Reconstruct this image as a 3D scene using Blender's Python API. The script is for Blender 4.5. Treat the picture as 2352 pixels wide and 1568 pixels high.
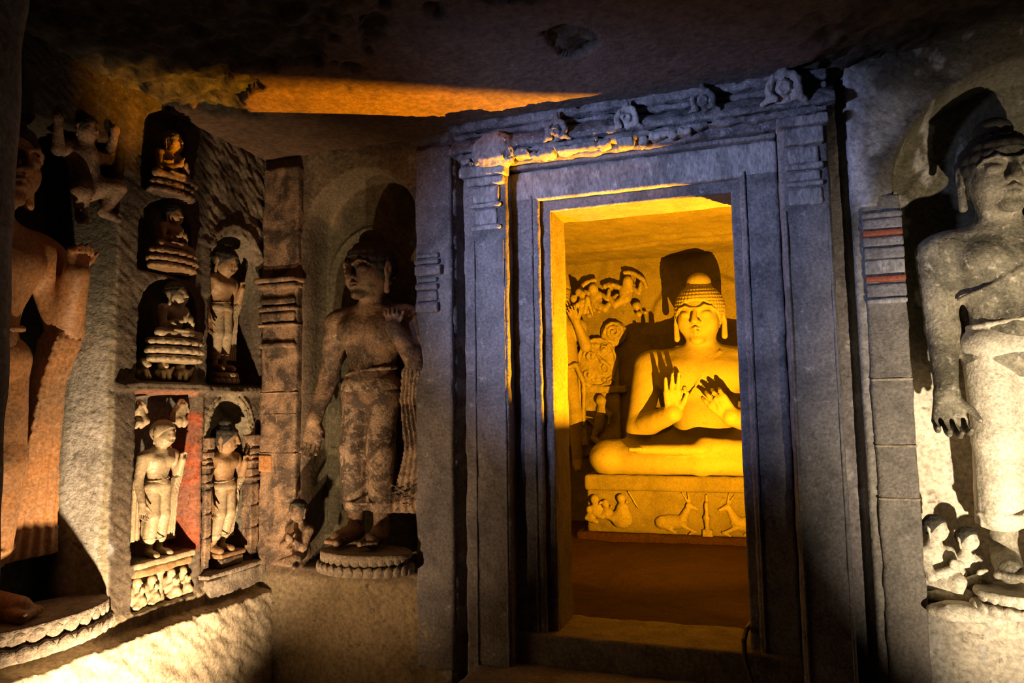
import bpy, bmesh, math, random
import numpy as np
from mathutils import Vector, Matrix

for o in list(bpy.data.objects): bpy.data.objects.remove(o)
SC = bpy.context.scene
COL = SC.collection
PI = math.pi

# ------------------------------------------------------------------ camera
EYE = np.array([0., 0., 1.6])
FPX, IW, IH = 1648., 2352, 1568
_y, _p, _r = math.radians(18.9), math.radians(5.3), math.radians(0.9)
FW = np.array([-math.sin(_y)*math.cos(_p), math.cos(_y)*math.cos(_p), math.sin(_p)])
_a = np.array([math.cos(_y), math.sin(_y), 0.]); _b = np.cross(_a, FW)
RT = _a*math.cos(_r) - _b*math.sin(_r)
UP = _b*math.cos(_r) + _a*math.sin(_r)
cam = bpy.data.objects.new('camera', bpy.data.cameras.new('camera'))
COL.objects.link(cam)
cam.data.sensor_width = 36; cam.data.lens = FPX/IW*36
cam.data.clip_start = .02; cam.data.clip_end = 60
cam.matrix_world = Matrix(((RT[0], UP[0], -FW[0], EYE[0]), (RT[1], UP[1], -FW[1], EYE[1]),
                           (RT[2], UP[2], -FW[2], EYE[2]), (0, 0, 0, 1)))
SC.camera = cam
def ray(px, py): return FW*FPX + RT*(px-IW/2) - UP*(py-IH/2)
def on_y(px, py, Y): d = ray(px, py); p = EYE + d*(Y/d[1]); return p[0], p[2]      # point on a wall plane Y
def on_x(px, py, X): d = ray(px, py); p = EYE + d*(X/d[0]); return p[1], p[2]      # point on a wall plane X

# ------------------------------------------------------------------ world, lamps, exposure
w = bpy.data.worlds.new('world'); SC.world = w; w.use_nodes = True
w.node_tree.nodes['Background'].inputs[0].default_value = (.35, .42, .7, 1)
w.node_tree.nodes['Background'].inputs[1].default_value = .002
SC.view_settings.view_transform = 'Standard'; SC.view_settings.look = 'None'
SC.view_settings.gamma = 1; SC.view_settings.exposure = 0.0
SC.view_settings.use_curve_mapping = False

def spot(name, loc, aim, watts, color, cone, blend, size=.04):
    l = bpy.data.lights.new(name, 'SPOT'); l.energy = watts; l.color = color
    l.spot_size = math.radians(cone); l.spot_blend = blend; l.shadow_soft_size = size
    o = bpy.data.objects.new(name, l); COL.objects.link(o); o.location = loc
    o.rotation_euler = (Vector(aim)-Vector(loc)).to_track_quat('-Z', 'Y').to_euler()
    return o
# orange floodlight on the shrine floor, behind the right jamb
spot('shrine_floodlight', (.01, 3.90, .80), (.01-.33, 3.90+.6, .80+1.5), 2150, (1, .36, .0035), 179.9, 1.0, .004)
# warm lamps on the antechamber floor
spot('left_wall_lamp', (-1.92, 2.05, .10), (-2.75, 2.60, .92), 340, (1, .68, .40), 88, 1.0, .03)
spot('corner_lamp', (-2.25, 1.55, .12), (-2.05, 3.5, 1.40), 125, (1, .62, .33), 60, 1.0, .03)
spot('right_lamp', (1.25, 1.0, .15), (1.38, 3.5, 1.40), 950, (1, .80, .55), 56, 1.0, .03)
# cool daylight falling through the cave mouth behind the visitor
spot('cave_mouth_daylight', (-2.25, .55, 1.95), (-.58, 3.5, 2.36), 460, (.50, .585, 1), 43, 1.0, .12)

# ------------------------------------------------------------------ noise
_rs = np.random.RandomState(7)
_T = _rs.rand(64, 64, 64).astype(np.float32)
def vn2(u, v, s=0):
    u = np.asarray(u, np.float32)+s*17.3; v = np.asarray(v, np.float32)+s*9.7
    iu = np.floor(u).astype(int); iv = np.floor(v).astype(int)
    fu = u-iu; fv = v-iv; fu = fu*fu*(3-2*fu); fv = fv*fv*(3-2*fv)
    k = s % 64; g = lambda a, b: _T[a % 64, b % 64, k]
    return (g(iu, iv)*(1-fu)+g(iu+1, iv)*fu)*(1-fv)+(g(iu, iv+1)*(1-fu)+g(iu+1, iv+1)*fu)*fv
def fbm(u, v, s=0, n=4):
    r = 0; a = .5
    for i in range(n): r = r+a*vn2(u*2**i, v*2**i, s+i*3); a *= .5
    return r/(1-.5**n)
def vn3(x, y, z):
    r = 0
    i = [np.floor(q).astype(int) for q in (x, y, z)]
    f = [q-j for q, j in zip((x, y, z), i)]; f = [q*q*(3-2*q) for q in f]
    for a in (0, 1):
        for b in (0, 1):
            for c in (0, 1):
                wt = (f[0] if a else 1-f[0])*(f[1] if b else 1-f[1])*(f[2] if c else 1-f[2])
                r = r+wt*_T[(i[0]+a) % 64, (i[1]+b) % 64, (i[2]+c) % 64]
    return r
def sst(x, a, b):
    t = np.clip((x-a)/(b-a), 0, 1); return t*t*(3-2*t)

# ------------------------------------------------------------------ materials
def stone(name, base, dark, light, dark_amt=.45, light_amt=.2, scale=4., bump=.35, bscale=60., rough=.8, attr=False, spec=.3, bdist=.01, stretch=(1, 1, 1), sharp=0., grain=1.):
    m = bpy.data.materials.new(name); m.use_nodes = True
    nt = m.node_tree; N = nt.nodes; L = nt.links; b = N['Principled BSDF']
    tc = N.new('ShaderNodeTexCoord'); mp = N.new('ShaderNodeMapping'); L.new(tc.outputs['Object'], mp.inputs[0])
    mp.inputs['Scale'].default_value = stretch
    def noise(sc, det=6, dist=0.):
        n = N.new('ShaderNodeTexNoise'); n.inputs['Scale'].default_value = sc; n.inputs['Detail'].default_value = det
        n.inputs['Roughness'].default_value = .62; n.inputs['Distortion'].default_value = dist
        L.new(mp.outputs[0], n.inputs['Vector']); return n.outputs['Fac']
    def ramp(inp, a, c):
        r = N.new('ShaderNodeMapRange'); r.inputs['From Min'].default_value = a; r.inputs['From Max'].default_value = c
        L.new(inp, r.inputs['Value']); return r.outputs[0]
    def mix(f, A, B, mode='MIX'):
        x = N.new('ShaderNodeMix'); x.data_type = 'RGBA'; x.blend_type = mode
        L.new(f, x.inputs[0])
        for v, k in ((A, 6), (B, 7)):
            if isinstance(v, tuple): x.inputs[k].default_value = (*v, 1)
            else: L.new(v, x.inputs[k])
        return x.outputs[2]
    src = base
    if attr:
        a = N.new('ShaderNodeAttribute'); a.attribute_name = 'Col'; src = a.outputs['Color']
    d1 = ramp(noise(scale, 8, .6), .56-dark_amt*.35+.11*sharp, .82-dark_amt*.30-.09*sharp)
    inv = N.new('ShaderNodeMath'); inv.operation = 'MULTIPLY'; inv.inputs[1].default_value = min(1., .25+dark_amt)
    L.new(d1, inv.inputs[0])
    if attr:
        c = mix(inv.outputs[0], src, mix(inv.outputs[0], src, dark), 'MIX')
    else:
        c = mix(inv.outputs[0], src, dark)
    l1 = ramp(noise(scale*6.1, 8, .3), .68-light_amt*.3, .80-light_amt*.3)
    lm = N.new('ShaderNodeMath'); lm.operation = 'MULTIPLY'; lm.inputs[1].default_value = min(1., .2+light_amt)
    L.new(l1, lm.inputs[0]); c = mix(lm.outputs[0], c, light)
    fl = ramp(noise(scale*11, 4, 1.2), .66, .72)                     # flecks of lime and bare stone
    fm = N.new('ShaderNodeMath'); fm.operation = 'MULTIPLY'; fm.inputs[1].default_value = .45; L.new(fl, fm.inputs[0]); c = mix(fm.outputs[0], c, light)
    fd = ramp(noise(scale*7.3, 5, .8), .60, .68)
    fm = N.new('ShaderNodeMath'); fm.operation = 'MULTIPLY'; fm.inputs[1].default_value = .55; L.new(fd, fm.inputs[0]); c = mix(fm.outputs[0], c, dark)
    g = N.new('ShaderNodeMapRange'); g.inputs['From Min'].default_value = .3; g.inputs['From Max'].default_value = .7
    g.inputs['To Min'].default_value = 1-.38*grain; g.inputs['To Max'].default_value = 1+.3*grain; L.new(noise(bscale*1.2, 3), g.inputs['Value'])
    hv = N.new('ShaderNodeHueSaturation'); L.new(c, hv.inputs['Color']); L.new(g.outputs[0], hv.inputs['Value']); c = hv.outputs[0]
    L.new(c, b.inputs['Base Color'])
    b.inputs['Roughness'].default_value = rough
    b.inputs['Specular IOR Level'].default_value = spec
    h1 = noise(bscale, 5); h2 = noise(bscale*.22, 4)
    ad = N.new('ShaderNodeMath'); ad.operation = 'ADD'; L.new(h1, ad.inputs[0]); L.new(h2, ad.inputs[1])
    bp = N.new('ShaderNodeBump'); bp.inputs['Strength'].default_value = bump; bp.inputs['Distance'].default_value = bdist
    L.new(ad.outputs[0], bp.inputs['Height']); L.new(bp.outputs[0], b.inputs['Normal'])
    return m
M = {}
M['rock'] = stone('rock', (0, 0, 0), (.03, .025, .02), (.34, .29, .22), .45, .12, 3., .55, 45, .85, True, .2, .012)
M['ceil'] = stone('ceiling_plaster', (0, 0, 0), (.05, .045, .04), (.22, .2, .18), .2, .1, 9., .7, 30, .85, True, .2, .01)
M['frame'] = stone('frame_stone', (.22, .21, .22), (.06, .06, .07), (.55, .54, .58), .50, .26, 3.4, .6, 60, .7, False, .35, sharp=.35)
M['frame_pale'] = stone('limewashed_stone', (.34, .33, .34), (.09, .09, .10), (.62, .60, .60), .50, .35, 6., .6, 60, .7, False, .35, stretch=(1, 1, .45), sharp=.4)
M['cornice'] = stone('weathered_cornice', (.20, .20, .22), (.045, .045, .055), (.50, .50, .54), .50, .36, 9., .7, 60, .7, False, .35, sharp=.5)
M['shrine'] = stone('shrine_stone', (.17, .155, .135), (.07, .06, .05), (.28, .25, .21), .35, .15, 4., .6, 50, .75, False, .25, grain=.5)
M['relief'] = stone('shrine_relief_stone', (.25, .225, .19), (.09, .075, .06), (.38, .34, .28), .3, .2, 6., .6, 60, .6, False, .4, grain=.5)
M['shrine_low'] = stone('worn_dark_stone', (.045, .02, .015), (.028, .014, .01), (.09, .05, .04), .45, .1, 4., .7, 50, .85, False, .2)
M['buddha'] = stone('buddha_stone', (.27, .25, .22), (.17, .155, .14), (.33, .31, .27), .2, .12, 3., .30, 70, .7, False, .3, grain=.35)
M['brown'] = stone('brown_stone', (.36, .235, .14), (.05, .038, .03), (.60, .46, .32), .64, .32, 7., .5, 80, .6, False, .35, sharp=.6)
M['drape'] = stone('speckled_plaster', (.46, .34, .235), (.075, .055, .04), (.66, .54, .42), .62, .42, 10., .7, 80, .7, False, .3, sharp=.9)
M['ped'] = stone('pedestal_stone', (.36, .30, .22), (.12, .1, .08), (.55, .48, .38), .45, .3, 9., .6, 70, .8, False, .25)
M['cream'] = stone('cream_paint', (.48, .38, .23), (.20, .14, .075), (.62, .54, .40), .35, .3, 9., .3, 70, .38, False, .5, grain=.5)
M['ochre'] = stone('ochre_paint', (.42, .26, .12), (.12, .07, .04), (.60, .50, .36), .40, .22, 6., .3, 70, .5, False, .4, grain=.5)
M['orange'] = stone('orange_paint', (.46, .22, .08), (.19, .16, .11), (.56, .35, .16), .42, .25, 3.2, .3, 60, .5, False, .4)
M['hair'] = stone('sooty_hair_stone', (.05, .045, .035), (.02, .018, .015), (.14, .12, .09), .4, .15, 8., .5, 60, .75, False, .3)
M['pier'] = stone('pier_stone', (.19, .17, .15), (.06, .055, .05), (.40, .38, .36), .4, .2, 8., .7, 60, .75, False, .3)
M['white'] = stone('pale_plaster', (.62, .56, .44), (.20, .17, .12), (.76, .71, .6), .30, .35, 5., .4, 70, .6, False, .35)
M['mottled'] = stone('mottled_plaster', (.30, .265, .19), (.07, .065, .045), (.62, .56, .45), .56, .40, 5.0, .5, 70, .6, False, .35, sharp=.6)
M['red'] = stone('red_ochre_paint', (.32, .085, .045), (.12, .05, .035), (.40, .2, .12), .35, .15, 9., .4, 70, .7, False, .3)
M['black'] = stone('black_rubber', (.015, .015, .016), (.01, .01, .01), (.03, .03, .03), .3, .1, 9., .2, 70, .5, False, .4)

# ------------------------------------------------------------------ object helpers
def raw(name, verts, faces, mat, parent=None, smooth=True, col=None):
    me = bpy.data.meshes.new(name)
    verts = np.asarray(verts, np.float32); faces = np.asarray(faces, np.int32); k = faces.shape[1]
    me.vertices.add(len(verts)); me.vertices.foreach_set('co', verts.ravel())
    me.loops.add(faces.size); me.loops.foreach_set('vertex_index', faces.ravel())
    me.polygons.add(len(faces)); me.polygons.foreach_set('loop_start', np.arange(0, faces.size, k, dtype=np.int32))
    me.update(calc_edges=True)
    me.polygons.foreach_set('use_smooth', np.full(len(faces), smooth))
    if col is not None:
        a = me.color_attributes.new('Col', 'FLOAT_COLOR', 'POINT')
        a.data.foreach_set('color', np.concatenate([col, np.ones((len(col), 1))], 1).astype(np.float32).ravel())
    me.materials.append(mat)
    o = bpy.data.objects.new(name, me); COL.objects.link(o)
    if parent: o.parent = parent
    return o
def tag(o, label=None, cat=None, group=None, kind=None):
    if label: o['label'] = label
    if cat: o['category'] = cat
    if group: o['group'] = group
    if kind: o['kind'] = kind
    return o
def thing(name, label, cat, loc=(0, 0, 0), rz=0., group=None, kind=None):
    o = bpy.data.objects.new(name, None); COL.objects.link(o); o.location = loc; o.rotation_euler = (0, 0, rz)
    o.empty_display_size = .1
    return tag(o, label, cat, group, kind)
def copy_tree(o, parent=None):
    c = o.copy(); COL.objects.link(c)
    if parent: c.parent = parent
    for ch in o.children: copy_tree(ch, c)
    return c
def sheet(name, O, U, V, N, ur, vr, step, dfun, mat, cfun=None, hole=None):
    """carved rock face: a height field over the plane O + u U + v V, carved along N"""
    nu = int(round((ur[1]-ur[0])/step))+1; nv = int(round((vr[1]-vr[0])/step))+1
    u, v = np.meshgrid(np.linspace(*ur, nu), np.linspace(*vr, nv), indexing='ij')
    d = dfun(u, v)
    O, U, V, N = (np.array(q, float) for q in (O, U, V, N))
    P = O+u[..., None]*U+v[..., None]*V+d[..., None]*N
    idx = np.arange(nu*nv).reshape(nu, nv)
    F = np.stack([idx[:-1, :-1], idx[1:, :-1], idx[1:, 1:], idx[:-1, 1:]], -1)
    if np.dot(np.cross(U, V), N) < 0: F = F[..., ::-1]
    keep = np.ones(F.shape[:2], bool)
    if hole is not None:
        uc = (u[:-1, :-1]+u[1:, 1:])/2; vc = (v[:-1, :-1]+v[1:, 1:])/2; keep = ~hole(uc, vc)
    col = None
    if cfun is not None: col = np.stack(cfun(u, v, d), -1).reshape(-1, 3)
    return raw(name, P.reshape(-1, 3), F[keep].reshape(-1, 4), mat, None, True, col)

# ------------------------------------------------------------------ solid carving (distance field -> one closed mesh)
class Field:
    def __init__(s, lo, hi, h):
        s.h = h; s.lo = np.array(lo, float); n = np.ceil((np.array(hi)-s.lo)/h).astype(int)+2
        s.n = n; s.f = np.full(n, 1., np.float32)
        s.ax = [(s.lo[i]+np.arange(n[i])*h).astype(np.float32) for i in range(3)]
        s.R = None; s.o = np.zeros(3); s.sc = 1.
    def frame(s, o=(0, 0, 0), sc=1., R=None): s.o = np.array(o, float); s.sc = sc; s.R = R; return s
    def reg(s, lo, hi, pad):
        lo = np.array(lo, float); hi = np.array(hi, float)
        c = np.array([[(lo, hi)[a][0], (lo, hi)[b][1], (lo, hi)[d][2]] for a in (0, 1) for b in (0, 1) for d in (0, 1)])
        if s.R is not None: c = c @ s.R.T
        c = c*s.sc+s.o; a = c.min(0)-pad*s.sc-2.5*s.h; b = c.max(0)+pad*s.sc+2.5*s.h
        i0 = np.clip(np.floor((a-s.lo)/s.h).astype(int), 0, s.n); i1 = np.clip(np.ceil((b-s.lo)/s.h).astype(int)+1, 0, s.n)
        if (i1 <= i0).any(): return None, None
        sl = tuple(slice(i0[k], i1[k]) for k in range(3))
        X = s.ax[0][sl[0]][:, None, None]-s.o[0]; Y = s.ax[1][sl[1]][None, :, None]-s.o[1]; Z = s.ax[2][sl[2]][None, None, :]-s.o[2]
        if s.R is not None:
            R = s.R; X, Y, Z = (X*R[0, k]+Y*R[1, k]+Z*R[2, k] for k in range(3))
        return sl, (X/s.sc, Y/s.sc, Z/s.sc)
    def put(s, lo, hi, fn, k=0., op='+'):
        sl, p = s.reg(lo, hi, k)
        if sl is None: return s
        d = fn(*p)*s.sc; k = k*s.sc; f = s.f[sl]
        if op == '+':
            if k > 0:
                h = np.clip(.5+.5*(f-d)/k, 0, 1); r = f*(1-h)+d*h-k*h*(1-h)
            else: r = np.minimum(f, d)
        elif op == '-':
            if k > 0:
                h = np.clip(.5-.5*(f+d)/k, 0, 1); r = f*(1-h)-d*h+k*h*(1-h)
            else: r = np.maximum(f, -d)
        elif op == 'd': r = f+d
        s.f[sl] = r
        return s
    def cap(s, a, b, ra, rb=None, k=0., op='+', sq=None):
        rb = ra if rb is None else rb; a = np.array(a, float); b = np.array(b, float)
        R = max(ra, rb)*(max(sq) if sq else 1)
        q = np.array(sq, float) if sq else np.ones(3); ms = q.min()
        def fn(x, y, z):
            A = a/q; B = (b-a)/q; L = max((B*B).sum(), 1e-9)
            x = x/q[0]-A[0]; y = y/q[1]-A[1]; z = z/q[2]-A[2]
            t = np.clip((x*B[0]+y*B[1]+z*B[2])/L, 0, 1)
            return (np.sqrt((x-t*B[0])**2+(y-t*B[1])**2+(z-t*B[2])**2)-(ra+(rb-ra)*t))*ms
        return s.put(np.minimum(a, b)-R, np.maximum(a, b)+R, fn, k, op)
    def chain(s, pts, rs, k=0., op='+'):
        for i in range(len(pts)-1):
            r0, r1 = (rs[i], rs[i+1]) if hasattr(rs, '__len__') else (rs, rs)
            s.cap(pts[i], pts[i+1], r0, r1, k, op)
        return s
    def ell(s, c, r, k=0., op='+', rot=None):
        c = np.array(c, float); r = np.array(r, float); m = r.max() if rot is not None else r
        def fn(x, y, z):
            x = x-c[0]; y = y-c[1]; z = z-c[2]
            if rot is not None: x, y, z = (x*rot[0, j]+y*rot[1, j]+z*rot[2, j] for j in range(3))
            k0 = np.sqrt((x/r[0])**2+(y/r[1])**2+(z/r[2])**2); k1 = np.sqrt((x/r[0]**2)**2+(y/r[1]**2)**2+(z/r[2]**2)**2)
            return k0*(k0-1)/np.maximum(k1, 1e-6)
        return s.put(c-m, c+m, fn, k, op)
    def box(s, c, hf, rd=0., k=0., op='+'):
        c = np.array(c, float); hf = np.array(hf, float)
        def fn(x, y, z):
            qx = abs(x-c[0])-hf[0]+rd; qy = abs(y-c[1])-hf[1]+rd; qz = abs(z-c[2])-hf[2]+rd
            return np.sqrt(np.maximum(qx, 0)**2+np.maximum(qy, 0)**2+np.maximum(qz, 0)**2)+np.minimum(np.maximum(qx, np.maximum(qy, qz)), 0)-rd
        return s.put(c-hf, c+hf, fn, k, op)
    def curtain(s, rows, fold=0., nf=8., k=0., rd=.004):
        """hanging cloth: rows of (z, x left, x right, y centre, half thickness), z rising"""
        r = np.array(rows, float)
        lo = [r[:, 1].min(), (r[:, 3]-r[:, 4]).min()-fold, r[0, 0]]; hi = [r[:, 2].max(), (r[:, 3]+r[:, 4]).max()+fold, r[-1, 0]]
        def fn(x, y, z):
            I = lambda c: np.interp(z, r[:, 0], r[:, c]).astype(np.float32)
            xl, xr, yc, t = I(1), I(2), I(3), I(4)
            w_ = (xr-xl)/2; u = (x-(xl+xr)/2)/w_
            yy = y-yc-fold*np.cos(u*nf*1.57)
            return np.maximum(np.maximum(abs(x-(xl+xr)/2)-w_+rd, abs(yy)-t+rd), np.maximum(lo[2]-z, z-hi[2])+rd)-rd
        return s.put(lo, hi, fn, k)
    def disk(s, c, r, hh, rd=.004, k=0., sy=1.):
        """flat drum with a vertical axis"""
        c = np.array(c, float)
        def fn(x, y, z):
            q = np.sqrt((x-c[0])**2+((y-c[1])/sy)**2)-r+rd; qz = abs(z-c[2])-hh+rd
            return np.minimum(np.maximum(q, qz), 0)+np.sqrt(np.maximum(q, 0)**2+np.maximum(qz, 0)**2)-rd
        return s.put(c-np.array([r, r*sy, hh]), c+np.array([r, r*sy, hh]), fn, k)
    def rough(s, amp, sc):
        sc2 = sc*2.3; X, Y, Z = np.broadcast_arrays(s.ax[0][:, None, None], s.ax[1][None, :, None], s.ax[2][None, None, :])
        m = abs(s.f) < amp*3+2*s.h
        x, y, z = X[m], Y[m], Z[m]
        s.f[m] += amp*(vn3(x*sc+31, y*sc+31, z*sc+31)-.5)*2+amp*.5*(vn3(x*sc2+7, y*sc2+7, z*sc2+7)-.5)*2
        return s
    def mesh(s, name, mat, parent=None, smooth=True):
        f = s.f; f[0] = 1; f[-1] = 1; f[:, 0] = 1; f[:, -1] = 1; f[:, :, 0] = 1; f[:, :, -1] = 1
        ins = f < 0; n = ins.shape
        cnt = np.zeros([q-1 for q in n], np.uint8); offs = [(a, b, c) for a in (0, 1) for b in (0, 1) for c in (0, 1)]
        for a, b, c in offs: cnt += ins[a:n[0]-1+a, b:n[1]-1+b, c:n[2]-1+c]
        act = (cnt > 0) & (cnt < 8); I = np.argwhere(act)
        vid = np.full(act.shape, -1, np.int32); vid[act] = np.arange(len(I))
        vals = {o: f[I[:, 0]+o[0], I[:, 1]+o[1], I[:, 2]+o[2]] for o in offs}
        pos = np.zeros((len(I), 3)); wt = np.zeros(len(I))
        for o in offs:
            for ax in range(3):
                if o[ax]: continue
                o2 = list(o); o2[ax] = 1; o2 = tuple(o2); va, vb = vals[o], vals[o2]; m = (va < 0) != (vb < 0)
                t = va[m]/(va[m]-vb[m]); q = np.tile(np.array(o, float), (m.sum(), 1)); q[:, ax] = t
                pos[m] += q; wt[m] += 1
        V = (I+pos/wt[:, None])*s.h+s.lo
        F = []
        for ax in range(3):
            A = [slice(None)]*3; B = [slice(None)]*3; A[ax] = slice(0, -1); B[ax] = slice(1, None)
            a, b = ins[tuple(A)], ins[tuple(B)]; E = np.argwhere(a != b); fl = a[E[:, 0], E[:, 1], E[:, 2]]
            p, q = (ax+1) % 3, (ax+2) % 3
            def cell(dp, dq):
                c = E.copy(); c[:, p] -= dp; c[:, q] -= dq; return vid[c[:, 0], c[:, 1], c[:, 2]]
            Q = np.stack([cell(1, 1), cell(0, 1), cell(0, 0), cell(1, 0)], 1); Q[~fl] = Q[~fl][:, ::-1]; F.append(Q)
        return raw(name, V, np.concatenate(F), mat, parent, smooth)

def rotm(rx=0., ry=0., rz=0.):
    return np.array(Matrix.Rotation(rz, 3, 'Z') @ Matrix.Rotation(ry, 3, 'Y') @ Matrix.Rotation(rx, 3, 'X'))
def block(name, lo, hi, mat, parent=None, h=.01, rd=.008, amp=.003, nsc=18.):
    """a worn, slightly uneven block of carved stone"""
    lo = np.array(lo, float); hi = np.array(hi, float)
    F = Field(lo-.02, hi+.02, h); F.box((lo+hi)/2, (hi-lo)/2, min(rd, (hi-lo).min()*.45)); F.rough(amp, nsc)
    return F.mesh(name, mat, parent)

# ------------------------------------------------------------------ figure carving
def head(B, Hr, c, s, R=None, detail=True, curls=9., ush=True, ears=True, neck=True):
    """B: body field, Hr: hair field; unit = half the head height, face towards -y"""
    B.frame(c, s, R)
    B.ell((0, .06, .16), (.72, .83, .80)).ell((0, -.12, -.40), (.55, .62, .56), .25)
    for q in (-1, 1): B.ell((q*.34, -.42, -.22), (.27, .26, .32), .2)
    if neck: B.cap((0, .12, -.55), (0, .18, -1.25), .40, .46, .18)
    if detail:
        for q in (-1, 1):
            B.ell((q*.30, -.84, .05), (.20, .13, .12), .10, '-')
            B.ell((q*.30, -.64, .02), (.19, .15, .115), .02)
            B.chain([(q*.10, -.81, .19), (q*.30, -.80, .27), (q*.50, -.66, .23), (q*.62, -.5, .12)], [.05, .045, .04, .03], .05)
            B.chain([(q*.13, -.79, -.02), (q*.30, -.80, -.05), (q*.46, -.70, -.01)], .018, .02, '-')
            B.ell((q*.10, -.84, -.24), (.085, .10, .07), .05)
        B.cap((0, -.80, .20), (0, -.97, -.20), .055, .105, .07)
        B.chain([(-.21, -.70, -.45), (0, -.82, -.415), (.21, -.70, -.45)], [.03, .055, .03], .04)
        B.chain([(-.15, -.72, -.53), (0, -.80, -.555), (.15, -.72, -.53)], [.035, .06, .035], .04)
        B.chain([(-.21, -.75, -.485), (0, -.88, -.485), (.21, -.75, -.485)], .016, .015, '-')
        B.ell((0, -.60, -.80), (.22, .17, .15), .15)
    else:
        for q in (-1, 1): B.ell((q*.30, -.82, .05), (.2, .1, .1), .1, '-')
        B.cap((0, -.78, .18), (0, -.92, -.2), .08, .12, .1)
        B.cap((-.18, -.72, -.5), (.18, -.72, -.5), .06, .06, .08)
    if ears:
        for q in (-1, 1):
            B.ell((q*.76, .06, .02), (.09, .17, .30), .03); B.cap((q*.78, .02, -.2), (q*.76, .0, -.68), .075, .10, .04)
            if detail: B.ell((q*.85, .0, .03), (.04, .09, .18), .02, '-')
    Hr.frame(c, s, R)
    def cap_(x, y, z):
        r = (.79, .90, .84); yy = y-.09; zz = z-.20
        k0 = np.sqrt((x/r[0])**2+(yy/r[1])**2+(zz/r[2])**2)
        th = np.arctan2(x, -yy); d = (k0-1)*.82
        if curls: d = d-.045*np.abs(np.sin(z*curls*1.35))*(.2+.8*np.abs(np.sin(th*curls)))
        cut = (.52-.10*(x*x)*2-1.05*(y+.80)-z)/1.45
        return np.maximum(d, cut)
    Hr.put((-.9, -.95, -.8), (.9, 1.1, 1.12), cap_)
    if ush: Hr.ell((0, .14, 1.08), (.40, .44, .34), .10)
    B.frame(); Hr.frame()

def hand(F, w_, d, n, L, curl=.2, side=1, k=.01, fingers=True, per=None, thumb=None):
    """w_: wrist, d: towards the fingers, n: out of the palm, L: length, side: thumb side"""
    w_, d, n = (np.array(q, float) for q in (w_, d, n)); d /= np.linalg.norm(d); n -= d*(n@d); n /= np.linalg.norm(n); t = np.cross(d, n)
    ks = []
    for i in range(4):
        off = (i-1.5)*.125*L*side*-1
        kp = w_+d*(.50-.025*abs(i-1.2))*L+t*off*1.0; ks.append(kp)
        F.cap(w_+t*off*.55, kp, .085*L, .072*L, k)
    for i in range(4):
        ln = (.40, .46, .43, .34)[i]*L; c = per[i] if per else curl; p = ks[i]; a = c*.6
        if not fingers: ln *= .9
        for j, fr in enumerate((.42, .32, .26)):
            v = d*math.cos(a)+n*math.sin(a)+t*(1.5-i)*side*.06; v /= np.linalg.norm(v); q = p+v*ln*fr
            F.cap(p, q, (.056-.006*j)*L, (.052-.007*j)*L, .0 if j == 0 else .004*L); p = q; a += c
    b0 = w_+d*.14*L+t*side*.14*L
    tv = thumb if thumb is not None else (t*side*.75+d*.75+n*.35)
    tv = np.array(tv, float); tv /= np.linalg.norm(tv)
    b1 = b0+tv*.24*L; tv2 = tv*.75+d*.5+n*.25; tv2 /= np.linalg.norm(tv2)
    F.chain([b0, b1, b1+tv2*.2*L], [.085*L, .06*L, .045*L], .02*L)

def lotus(root, r, z0, z1, mat, npet=0, sy=.8, petal_mat=None, cy=0., joined=False):
    """two-tier lotus pedestal with separate petals"""
    F = Field((-r-.03, cy-r*sy-.03, z0-.01), (r+.03, cy+r*sy+.03, z1+.02), max(.004, r/45))
    hh = (z1-z0)
    F.disk((0, cy, z0+hh*.22), r, hh*.22, hh*.15, 0, sy).disk((0, cy, z0+hh*.55), r*.86, hh*.2, hh*.1, 0, sy).disk((0, cy, z1-hh*.16), r*.95, hh*.16, hh*.12, 0, sy)
    F.rough(.002, 30); p = F.mesh('lotus_pedestal', mat, root)
    if npet:
        me = None
        for row in (0, 1):
            for i in range(npet):
                a = PI+PI*(i+.5*(row+1))/npet
                if i == npet-1 and row: continue
                if me is None:
                    bm = bmesh.new(); bmesh.ops.create_icosphere(bm, subdivisions=2, radius=1)
                    wv = PI*r/npet*.50
                    for v in bm.verts:
                        v.co.x *= wv*(1-.35*max(0, v.co.z)); v.co.y *= hh*.10; v.co.z *= hh*.26
                    me = bpy.data.meshes.new('petal'); bm.to_mesh(me); bm.free(); me.materials.append(petal_mat or mat)
                    for q in me.polygons: q.use_smooth = True
                o = bpy.data.objects.new('petal', me); COL.objects.link(o); o.parent = p
                rr = r*(.98 if row == 0 else .90)
                o.location = (math.cos(a)*rr, cy+math.sin(a)*rr*sy, z0+hh*(.26 if row == 0 else .72)); o.rotation_euler = (0, 0, a+PI/2)
    return p

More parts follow.
